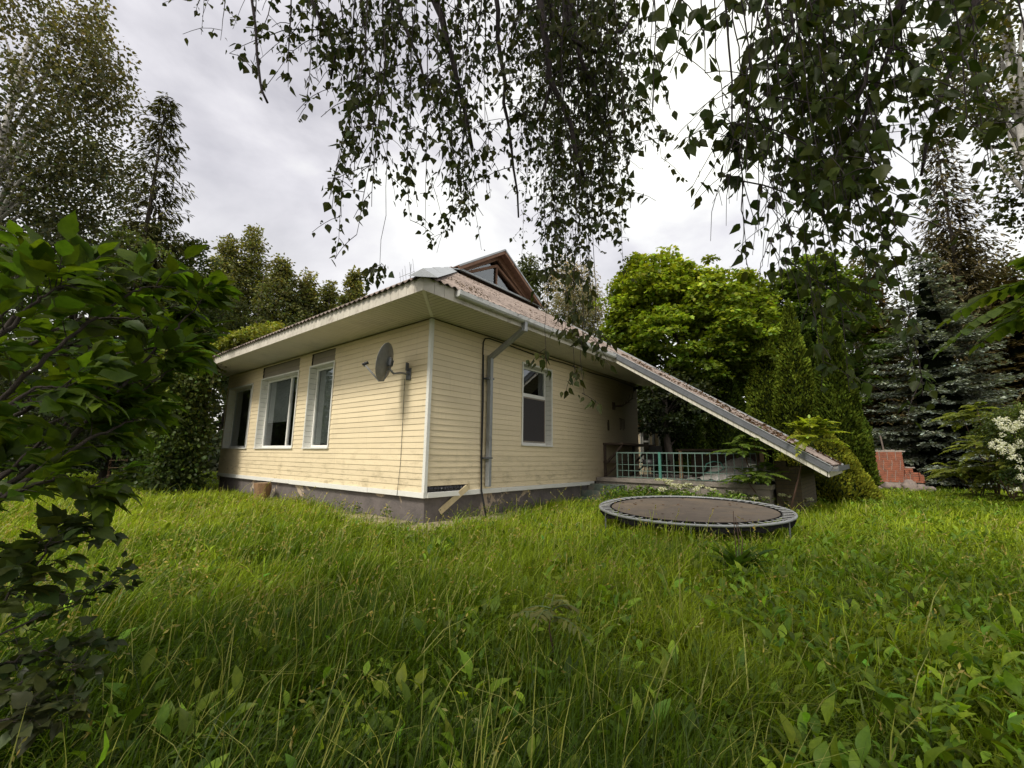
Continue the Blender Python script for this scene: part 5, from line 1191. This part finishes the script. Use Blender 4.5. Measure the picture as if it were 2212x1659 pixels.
# ================================================================== OVERHANGING BIRCHES
def hang_len(S, yend, drift):
    L = np.linspace(.05, 6, 240); P = S+np.outer(L, np.array([0, 0, -1.])+drift)
    _, y, d = proj(P); k = np.argmax(y >= yend) if (y >= yend).any() else len(L)-1
    return L[k]
class Birch:
    def __init__(s, name, label, group, base, topz, seed):
        s.r = RS(seed); s.t = thing(name, (base[0], base[1], 0), label, 'tree', group); s.base = np.array([base[0], base[1], 0.]); s.topz = topz
        s.tw = MB(); s.lb = MB(); s.P = []; s.A = []; s.N = []; s.S = []; s.W = []
    def leaf(s, p, d, size):
        r = s.r; a = np.array([r.normal(0, .55), r.normal(0, .55), -1.])+d*.5
        s.P.append(p); s.A.append(a); s.N.append(r.normal(0, 1, 3)); s.S.append(size*r.choice([.45, .7, .85, 1., 1.12])*r.uniform(.85, 1.15)); s.W.append(r.uniform(.55, 1.1))
    def strand(s, S, L, size, dens=34, r0=.004, subs=True, drift=None, dirn=None, thin=1.0):
        """one hanging twig with alternate leaves; side twigs spread out and droop"""
        r = s.r; n = max(4, int(L/.06)); drift = np.zeros(3) if drift is None else drift
        ph = r.uniform(0, 6.3, 3); pts = [np.array(S, float)]; d = np.array([0, 0, -1.])+drift if dirn is None else unit(np.array(dirn, float))
        for i in range(n):
            g = np.array([0, 0, -1.])+drift
            d = unit(d*.84+g*.16+r.normal(0, .045, 3)); pts.append(pts[-1]+d*(L/n))
        s.tw.tube(pts, r0, .0011, n=4, cap=False); pts = np.array(pts); ln = L
        k = int(ln*dens); ts = np.sort(r.uniform(.0, 1, k))
        ptn = np.linspace(0, 1, len(pts))
        for t in ts:
            if r.uniform() > thin: continue
            p = np.array([np.interp(t, ptn, pts[:, j]) for j in range(3)]); dd = r.normal(0, 1, 3); dd[2] = -abs(dd[2])*.3; dd = unit(dd)
            s.leaf(p+dd*r.uniform(.006, .028), dd, size)
        if subs:
            for t in np.arange(r.uniform(.02, .12), .97, .135/max(.5, L)):
                i = min(int(t*len(pts)), len(pts)-1); a = r.uniform(0, 2*PI); l = r.uniform(.10, .42)*(1.1-.55*t)
                s.strand(pts[i], l, size, dens, .0017, False, drift, [math.cos(a), math.sin(a), -.25+r.uniform(-.5, .3)], thin)
        return pts
    def attach(s, S, limbs):
        """carry the strand top up to the nearest point of a limb"""
        best = min(((np.linalg.norm(q-S), tuple(q)) for q in limbs), key=lambda z: z[0]); q = np.array(best[1]); mid = (q+S)/2+np.array([0, 0, .12*best[0]])
        s.lb.tube([q, mid, S], .011, .005, n=5, cap=False)
    def limbline(s, pts, r0, r1, n=8):
        pts = [np.array(p, float) for p in pts]; out = []
        for a, b in zip(pts, pts[1:]):
            k = max(2, int(np.linalg.norm(b-a)/.12))
            for i in range(k): out.append(a+(b-a)*i/k+s.r.normal(0, .008, 3))
        out.append(pts[-1]); s.lb.tube(out, r0, r1, n=n); return out
    def finish(s, col, trunk_r=.17):
        LV = Leaves(); P = np.array(s.P); n = len(P)
        c = tint(s.r, n, col, .22, .10)
        LV.add(T_BIRCH, P, np.array(s.A), np.array(s.N), np.array(s.S), c, np.array(s.W)); LV.build('hanging_leaves', MAT['birchleaf'], s.t)
        s.tw.build('twigs', MAT['twig'], s.t); s.lb.build('branches', MAT['twig'], s.t, smooth=True)
        m = MB(); b = s.base; m.tube([b-UP*.1, b+np.array([.05, .02, 1.5]), b+np.array([0, .06, 3.2]), b+np.array([.06, 0, s.topz])], [trunk_r*1.35, trunk_r, trunk_r*.85, trunk_r*.6], n=14); m.build('trunk', MAT['birchbark'], s.t, smooth=True)
        return n
def envelope(pts): xs, ys = zip(*pts); return lambda x: float(np.interp(x, xs, ys))

FW = np.array([.7607, .6279, 0]); LT = np.array([-.6279, .7607, 0])
# ---- first birch: its curtain falls over the middle of the view
bA = Birch('birch_tree', 'weeping birch whose fine small-leaved curtain of twigs hangs across the top middle', 'overhanging birches', -FW*1.7+LT*1.2, 6.5, 701)
r = bA.r; tA = bA.base+np.array([.05, 0, 5.0])
L1 = bA.limbline([tA, at(700, -900, 1.7), at(800, -330, 2.3), at(980, -230, 3.0), at(1150, -160, 3.8)], .06, .02)
L2 = bA.limbline([tA, at(1000, -900, 1.7), at(1080, -330, 2.3), at(1200, -260, 3.0), at(1330, -200, 4.0)], .07, .02)
L3 = bA.limbline([L1[len(L1)//3], at(420, -420, 2.3), at(520, -260, 2.6), at(640, -150, 2.8)], .03, .012)
LIM = L1+L2+L3
def vis(pts, r0, r1):
    q = [at(*p) for p in pts]; top = min(LIM, key=lambda w: np.linalg.norm(w-q[0])); return bA.limbline([top]+q, r0, r1, 7)
V1 = vis([(930, -60, 2.4), (960, 90, 2.35), (1000, 220, 2.3), (1020, 320, 2.3)], .030, .009)
V2 = vis([(1215, -80, 2.6), (1225, 60, 2.55), (1190, 200, 2.5), (1150, 280, 2.45)], .026, .008)
V3 = vis([(1220, -70, 2.6), (1240, 100, 2.5), (1300, 210, 2.5), (1330, 330, 2.5)], .026, .007)
V4 = vis([(1390, -60, 2.7), (1400, 60, 2.7), (1420, 260, 2.6), (1440, 420, 2.6)], .011, .003) if False else None
V5 = vis([(1150, -80, 2.2), (1175, 60, 2.15), (1190, 170, 2.1), (1235, 260, 2.1), (1260, 380, 2.1)], .030, .009)
V6 = vis([(1172, -60, 2.3), (1200, 70, 2.3), (1290, 115, 2.3), (1345, 60, 2.3), (1380, 20, 2.3)], .020, .006)
V7 = vis([(840, -80, 2.3), (870, 40, 2.25), (905, 130, 2.2), (920, 230, 2.2)], .018, .005)
V8 = vis([(1070, -80, 2.5), (1080, 80, 2.5), (1092, 220, 2.5), (1110, 360, 2.5), (1120, 470, 2.5)], .019, .005)
V9 = vis([(530, -80, 2.0), (548, 60, 1.95), (565, 170, 1.9), (578, 222, 1.9)], .008, .005)
V10 = vis([(640, -60, 2.1), (690, 40, 2.1), (720, 110, 2.05), (715, 170, 2.05)], .020, .006)
VA = [v for v in (V1, V2, V3, V5, V6, V7, V8, V10) if v]
envA = envelope([(450, 45), (480, 95), (520, 110), (545, 60), (600, 150), (640, 195), (652, 330), (700, 385), (735, 370), (750, 465), (785, 480), (800, 600), (825, 590), (850, 520), (870, 490), (905, 460), (945, 520), (980, 520), (1010, 480), (1040, 545), (1082, 570), (1105, 480), (1145, 520), (1165, 560), (1195, 640), (1240, 700), (1275, 640), (1300, 560), (1330, 500), (1362, 400), (1378, 330), (1400, 300)])
spec = []
for x in np.linspace(462, 1398, 23): spec.append((x+r.normal(0, 9), r.uniform(1.85, 2.9)))
for x in r.uniform(680, 1080, 8): spec.append((x, r.uniform(2.0, 3.0)))
for x in r.uniform(1160, 1372, 28): spec.append((x, r.uniform(3.0, 4.6)))
for x in r.uniform(1120, 1380, 9): spec.append((x, r.uniform(2.3, 3.0)))
for (x, d) in spec:
    ytop = r.uniform(-170, -60); S = at(x, ytop, d); ye = envA(x+(x-1106)*.0)*r.uniform(.55, 1.0)
    if r.uniform() < .3: ye = envA(x)
    # vertical things lean towards the image centre higher up, so start a little inwards
    S = at(x+(1106-x)*(ye+100)/5700*.9, ytop, d); L = hang_len(S, ye, 0)
    bA.attach(S, LIM); bA.strand(S, L, .040 if d < 3 else .040, 34 if x > 640 else 24, .0045)
def sprays(B, branches, env, n, size, dens, lo, hi, th=1.):
    r = B.r
    for i in range(n):
        br = branches[r.integers(len(branches))]; p = br[int(len(br)*r.uniform(.25, 1)**.8)-1]; a = r.uniform(0, 2*PI); L = r.uniform(lo, hi)
        d = np.array([math.cos(a), math.sin(a), r.uniform(-.5, .25)]); e = p+d*L*.45-UP*L*.6
        x_, y_, _ = proj(e); lim = env(float(x_))
        if y_ > lim: L *= max(.25, 1-(y_-lim)/300)
        if x_ < 450 and B is bA: continue
        B.strand(p, L, size, dens, .0032, True, None, d, th)
sprays(bA, VA, envA, 62, .041, 38, .3, .95)
# a few stray twigs further down with brighter leaves
for (x, y0, y1, d) in ((1180, 560, 780, 2.4), (1245, 600, 850, 2.4), (1230, 640, 800, 2.5), (1270, 620, 770, 2.6), (1215, 600, 730, 2.6), (868, 560, 572, 2.3)):
    S = at(x, -100, d); L = hang_len(S, y1, 0); pts = [S-UP*(L*t)+r.normal(0, .006, 3) for t in np.linspace(0, 1, 14)]; bA.attach(S, LIM); bA.tw.tube(pts, .003, .0012, n=4)
    for k in range(5): t = 1-(y1-y0)/(y1+100)*r.uniform(0, 1); a = r.uniform(0, 6.3); bA.strand(S-UP*(L*t), .12, .046, 60, .0016, False, None, [math.cos(a), math.sin(a), -.4])
# unseen leaf clouds added above and behind the viewer to shade the foreground
n = 0
for i in range(2600):
    c = np.array([r.normal(0, 2.3), r.normal(0, 2.3), r.uniform(4.6, 9)])
    x_, y_, d_ = proj(c)
    if d_ > .1 and y_ > -260 and -180 < x_ < 2400: continue
    for k in range(8): bA.leaf(c+r.normal(0, .22, 3), rnd3(r, 1)[0], .085)
for i in range(2400):  # second unseen leaf cloud, added at the left to keep light off the foreground
    c = np.array([r.normal(-3.0, 1.4), r.normal(.4, 1.7), r.uniform(2.2, 8)]); x_, y_, d_ = proj(c)
    if d_ > .1 and y_ > -260 and -180 < x_ < 2400: continue
    if np.linalg.norm(c-CAM) < 1.2: continue
    for k in range(8): bA.leaf(c+r.normal(0, .22, 3), rnd3(r, 1)[0], .085)
nA = bA.finish((.050, .072, .026))
# ---- second birch: nearer, larger leaves, right half
bB = Birch('birch_tree', 'nearer weeping birch whose large dark leaves hang over the right half of the view', 'overhanging birches', -FW*.9-LT*2.1, 6.0, 702)
r = bB.r; tB = bB.base+np.array([.05, 0, 4.4])
K1 = bB.limbline([tB, at(2300, -900, 1.2), at(2100, -300, 1.4), at(1900, -200, 1.6), at(1650, -160, 1.7), at(1450, -150, 1.7)], .05, .014)
K2 = bB.limbline([tB, at(2500, -800, 1.2), at(2300, -260, 1.6), at(2060, -200, 2.2), at(1900, -170, 2.6)], .05, .014)
LIM = K1+K2
WB = []
def visb(pts, r0, r1):
    q = [at(*p) for p in pts]; top = min(LIM, key=lambda w: np.linalg.norm(w-q[0])); return bB.limbline([top]+q, r0, r1, 7)
WB.append(visb([(1990, -80, 1.5), (1940, 60, 1.5), (1880, 200, 1.5), (1850, 330, 1.5), (1830, 470, 1.55)], .013, .003))
WB.append(visb([(1960, -60, 1.45), (1915, 60, 1.45), (1880, 110, 1.45), (1850, 220, 1.45)], .011, .004))
WB.append(visb([(2120, -60, 1.8), (2080, 100, 1.8), (2030, 240, 1.8), (1990, 380, 1.8)], .019, .005))
WB.append(visb([(1700, -60, 1.5), (1720, 60, 1.5), (1700, 160, 1.5), (1660, 260, 1.5)], .007, .002))
WB.append(visb([(1560, -60, 1.5), (1570, 100, 1.5), (1590, 260, 1.5), (1600, 400, 1.5), (1610, 480, 1.5)], .005, .0015))
envB = envelope([(1400, 60), (1425, 250), (1445, 262), (1462, 110), (1500, 150), (1540, 235), (1575, 215), (1600, 290), (1625, 330), (1650, 430), (1680, 500), (1700, 540), (1735, 560), (1765, 640), (1790, 760), (1830, 870), (1868, 850), (1885, 700), (1905, 640), (1935, 600), (1960, 540), (1990, 450), (2060, 380), (2100, 420), (2160, 500), (2215, 380)])
spec = [(x+r.normal(0, 9), r.uniform(1.15, 1.55)) for x in np.linspace(1412, 2220, 13)]
spec += [(x, r.uniform(1.6, 2.3)) for x in r.uniform(1700, 1960, 14)] + [(x, r.uniform(1.7, 2.2)) for x in r.uniform(1785, 1875, 10)] + [(x, r.uniform(1.7, 2.6)) for x in r.uniform(1960, 2220, 8)]
for (x, d) in spec:
    ytop = r.uniform(-150, -50); ye = envB(x)*(r.uniform(.3, .8) if r.uniform() < .7 else 1.0)
    if d < 1.6 and ye > 470: ye = r.uniform(250, 470)
    S = at(x+(1106-x)*(ye+100)/5700*.9, ytop, d); L = hang_len(S, ye, 0)
    th = .5 if x > 1890 else .85
    bB.attach(S, LIM); bB.strand(S, L, .049, 30 if d < 1.6 else 32, .0028, True, None, None, th)
sprays(bB, WB, envB, 30, .050, 32, .25, .7, .9)
for (x, y1, d) in ((1545, 400, 1.5), (1508, 440, 1.5), (1600, 560, 1.55), (1625, 600, 1.5), (1580, 520, 1.5)):        # bare hanging twigs
    S = at(x+30, -80, d); L = hang_len(S, y1, 0); pts = [S-UP*(L*t)+np.array([.05*t**2, -.03*t, 0])*r.uniform(-1, 1)+r.normal(0, .004, 3) for t in np.linspace(0, 1, 16)]; bB.attach(S, LIM); bB.tw.tube(pts, .003, .001, n=4)
    for k in range(7): i = r.integers(9, 15); a = r.uniform(0, 6.3); p = pts[i]; bB.tw.tube([p, p+np.array([math.cos(a)*.05, math.sin(a)*.05, -.05]), p+np.array([math.cos(a)*.07, math.sin(a)*.07, -.14])], .0014, .0008, n=3)
for i in range(420):
    c = bB.base+np.array([r.normal(0, 1.2), r.normal(.3, 1.2), r.uniform(4.6, 7.5)]); x_, y_, d_ = proj(c)
    if d_ > .2 and y_ > -260: continue
    for k in range(9): bB.leaf(c+r.normal(0, .22, 3), rnd3(r, 1)[0], .065)
nB = bB.finish((.050, .082, .022))

# ================================================================== NEAR BUSH AT THE LEFT EDGE
r = RS(801); b0 = at(-260, 1180, 1.6); b0[2] = 0
t = thing('elder_bush', b0, 'dark large-leaved bush filling the left edge in the foreground', 'bush'); LV = Leaves(); m = MB(); mt = MB()
BR = [([(-150, 1180, 1.35), (20, 1060, 1.4), (140, 1020, 1.5), (215, 1050, 1.55)], .8), ([(-150, 1150, 1.6), (150, 960, 1.75), (330, 800, 1.95), (440, 700, 2.05), (500, 640, 2.15)], 1.0), ([(-150, 1000, 1.6), (60, 800, 1.6), (220, 690, 1.8), (330, 620, 1.9), (400, 610, 2.0)], 1.0),
      ([(-150, 900, 1.4), (0, 720, 1.5), (80, 650, 1.55), (150, 610, 1.6)], 1), ([(-150, 900, 1.5), (30, 680, 1.6), (170, 600, 1.7), (230, 590, 1.8)], 1), ([(-150, 1100, 1.7), (150, 950, 1.8), (330, 850, 1.95), (430, 790, 2.05)], 1.0),
      ([(-150, 1150, 1.5), (80, 1020, 1.6), (230, 940, 1.75), (330, 900, 1.9), (370, 870, 2)], .9), ([(-150, 1000, 1.8), (100, 860, 1.9), (280, 760, 2.05), (420, 740, 2.2), (470, 740, 2.25)], 1.0),
      ([(-150, 930, 1.7), (50, 750, 1.8), (200, 680, 1.95), (330, 680, 2.1), (430, 655, 2.2)], 1.0), ([(-150, 850, 1.6), (0, 680, 1.7), (90, 600, 1.8)], .9), ([(-150, 1160, 1.6), (60, 980, 1.75), (170, 900, 1.85), (260, 850, 1.9)], 1),
      ([(-150, 1000, 1.3), (0, 880, 1.35), (90, 830, 1.4), (160, 830, 1.45)], .9), ([(-150, 900, 2.1), (60, 760, 2.2), (200, 740, 2.3), (300, 760, 2.4)], 1), ([(-150, 1050, 2.1), (80, 920, 2.2), (200, 880, 2.3), (320, 900, 2.4)], 1), ([(-150, 780, 1.9), (0, 640, 2.0), (60, 570, 2.1)], .9)]
for bi, (pl, sc_) in enumerate(BR):
    q = [at(p[0]*(.87 if p[0] > 0 else 1), p[1]+8, p[2]) for p in pl]; q = [b0+np.array([0, 0, .5])] + q; pts = []
    for a, b in zip(q, q[1:]):
        for i in range(6): pts.append(a+(b-a)*i/6+r.normal(0, .004, 3))
    pts.append(q[-1]); m.tube(pts, .013, .0025, n=6); pts = np.array(pts)
    for i in range(8, len(pts)):
        for s in range((r.uniform() < .66)*1 if i < len(pts)-2 else 3):
            # side twig with 3..5 paired broad leaves and a terminal one
            d = unit(pts[min(i+1, len(pts)-1)]-pts[i-1]); a = r.uniform(0, 2*PI); sdv = unit(np.cross(d, rnd3(r, 1)[0])); dr = unit(d*.8+sdv*.9+UP*.1)
            l = r.uniform(.05, .18)*sc_; e = pts[i]+dr*l-UP*.04*l; m.tube([pts[i], (pts[i]+e)/2+UP*.01, e], .002, .001, n=4)
            kk = r.integers(1, 4); us = np.linspace(.45, 1, kk)
            for u in us:
                p = pts[i]+(e-pts[i])*u
                for sg in (-1, 1):
                    A = unit(dr*.7+np.cross(dr, UP)*sg+UP*r.uniform(-.45, .1)); LV.add(T_BIG, p[None], A[None], (UP+r.normal(0, .55, 3))[None], r.uniform(.075, .14)*sc_, tint(r, 1, (.066, .128, .013), .34, .12), r.uniform(.85, 1.2))
            LV.add(T_BIG, e[None], (dr-UP*.25)[None], (UP+r.normal(0, .3, 3))[None], r.uniform(.08, .13)*sc_, tint(r, 1, (.066, .128, .013), .34, .12), 1.)
LV.build('leaves', MAT['bigleaf'], t); m.build('branches', MAT['bark'], t, smooth=True)
# low twiggy bush under it
r = RS(802); b0 = at(-120, 1500, 1.5); b0[2] = 0; t = thing('currant_bush', b0, 'low dark twiggy bush with small leaves at the lower left edge', 'bush'); LV = Leaves(); m = MB()
for (pl, ls, col) in (([(-120, 1330, 1.5), (50, 1200, 1.6), (150, 1130, 1.65), (215, 1150, 1.7)], .045, (.03, .055, .016)), ([(-120, 1400, 1.4), (20, 1280, 1.4), (90, 1200, 1.45), (130, 1130, 1.5)], .07, (.05, .085, .025)), ([(-120, 1420, 1.7), (100, 1330, 1.8), (200, 1280, 1.9), (270, 1240, 1.95)], .045, (.03, .055, .016)),
                      ([(-120, 1500, 1.4), (40, 1420, 1.45), (140, 1390, 1.5), (220, 1390, 1.6)], .045, (.035, .06, .02)), ([(-120, 1560, 1.3), (30, 1480, 1.35), (120, 1450, 1.4), (190, 1440, 1.45)], .045, (.05, .08, .025)),
                      ([(-120, 1600, 1.2), (20, 1550, 1.25), (100, 1530, 1.3), (170, 1520, 1.3)], .05, (.06, .085, .04)), ([(-120, 1350, 1.9), (60, 1260, 2.0), (150, 1290, 2.1)], .045, (.03, .055, .016)), ):
    q = [b0+np.array([0, 0, .2])]+[at(*p) for p in pl]; pts = []
    for a, b in zip(q, q[1:]):
        for i in range(7): pts.append(a+(b-a)*i/7+r.normal(0, .005, 3))
    pts.append(q[-1]); m.tube(pts, .006, .0015, n=5); pts = np.array(pts)
    for i in range(9, len(pts)):
        for s in range(2):
            dr = unit(rnd3(r, 1)[0]*[1, 1, .5]+.3*unit(pts[i]-pts[i-1])); l = r.uniform(.01, .12); e = pts[i]+dr*l; m.tube([pts[i], e], .0012, .0008, n=3)
            for k in range(3): A = unit(dr+rnd3(r, 1)[0]*.7); LV.add(T_BIG, (pts[i]+dr*l*r.uniform(.3, 1))[None], A[None], (UP+r.normal(0, .4, 3))[None], ls*r.uniform(.7, 1.3), tint(r, 1, col, .25, .1), 1.3)
LV.build('leaves', MAT['bigleaf'], t); m.build('twigs', MAT['bark'], t)

# ================================================================== CAMERA, SKY, LIGHT
cd = bpy.data.cameras.new('camera'); co = bpy.data.objects.new('camera', cd); COL.objects.link(co)
cd.sensor_width = 36; cd.lens = FPX/2212*36; cd.clip_start = .05; cd.clip_end = 4000
M4 = Matrix(((MR[0][0], MR[0][1], MR[0][2], 0), (MR[1][0], MR[1][1], MR[1][2], 0), (MR[2][0], MR[2][1], MR[2][2], CAM[2]), (0, 0, 0, 1))); co.matrix_world = M4
sc.camera = co
SUN = np.array([-.66, -.10, .74]); SUN = SUN/np.linalg.norm(SUN)
w = bpy.data.worlds.new('World'); sc.world = w; w.use_nodes = True; nt = w.node_tree; nt.nodes.clear()
out = nt.nodes.new('ShaderNodeOutputWorld'); bg = nt.nodes.new('ShaderNodeBackground')
sky = nt.nodes.new('ShaderNodeTexSky'); sky.sky_type = 'NISHITA'; sky.sun_disc = False
sky.sun_elevation = math.asin(SUN[2]); sky.sun_rotation = math.atan2(SUN[0], SUN[1]); sky.air_density = 1.0; sky.dust_density = 3.0; sky.ozone_density = 1.0
bs = nt.nodes.new('ShaderNodeBackground'); nt.links.new(sky.outputs[0], bs.inputs[0]); bs.inputs[1].default_value = .05
tc = nt.nodes.new('ShaderNodeTexCoord'); mp = nt.nodes.new('ShaderNodeMapping'); nt.links.new(tc.outputs['Generated'], mp.inputs[0]); mp.inputs['Scale'].default_value = (1, 1, 1.9); mp.inputs['Location'].default_value = CLOUD_OFF = (1.3, .2, .4)
f1 = noise(nt, 1.7, 7, .52, mp.outputs[0], .25)
cc = ramp(nt, f1, [(.33, (.48, .45, .46)), (.46, (.80, .76, .76)), (.56, (1.08, 1.06, .98)), (.69, (1.4, 1.38, 1.2))])
sp = nt.nodes.new('ShaderNodeSeparateXYZ'); nt.links.new(tc.outputs['Generated'], sp.inputs[0])
hz = nt.nodes.new('ShaderNodeMapRange'); hz.inputs[1].default_value = .05; hz.inputs[2].default_value = .5; hz.inputs[3].default_value = .55; hz.inputs[4].default_value = 0; nt.links.new(sp.outputs[2], hz.inputs[0])
cc = mixc(nt, hz.outputs[0], cc, (1.22, 1.17, 1.02))
bg.inputs[1].default_value = .95; nt.links.new(cc, bg.inputs[0])
ads = nt.nodes.new('ShaderNodeAddShader'); nt.links.new(bg.outputs[0], ads.inputs[0]); nt.links.new(bs.outputs[0], ads.inputs[1]); nt.links.new(ads.outputs[0], out.inputs[0])
sl = bpy.data.lights.new('sun', 'SUN'); so_ = bpy.data.objects.new('sun', sl); COL.objects.link(so_); sl.energy = 3.2; sl.angle = math.radians(14); sl.color = (1, .95, .86)
so_.rotation_euler = Vector(tuple(SUN)).to_track_quat('Z', 'Y').to_euler(); so_.location = (-8, -4, 12)
sc.view_settings.view_transform = 'Standard'; sc.view_settings.look = 'None'; sc.view_settings.exposure = 0; sc.view_settings.gamma = 1
cy = sc.cycles; cy.max_bounces = 6; cy.diffuse_bounces = 3; cy.glossy_bounces = 3; cy.transmission_bounces = 4; cy.transparent_max_bounces = 8; cy.use_denoising = True
print('leaves', nA, nB)
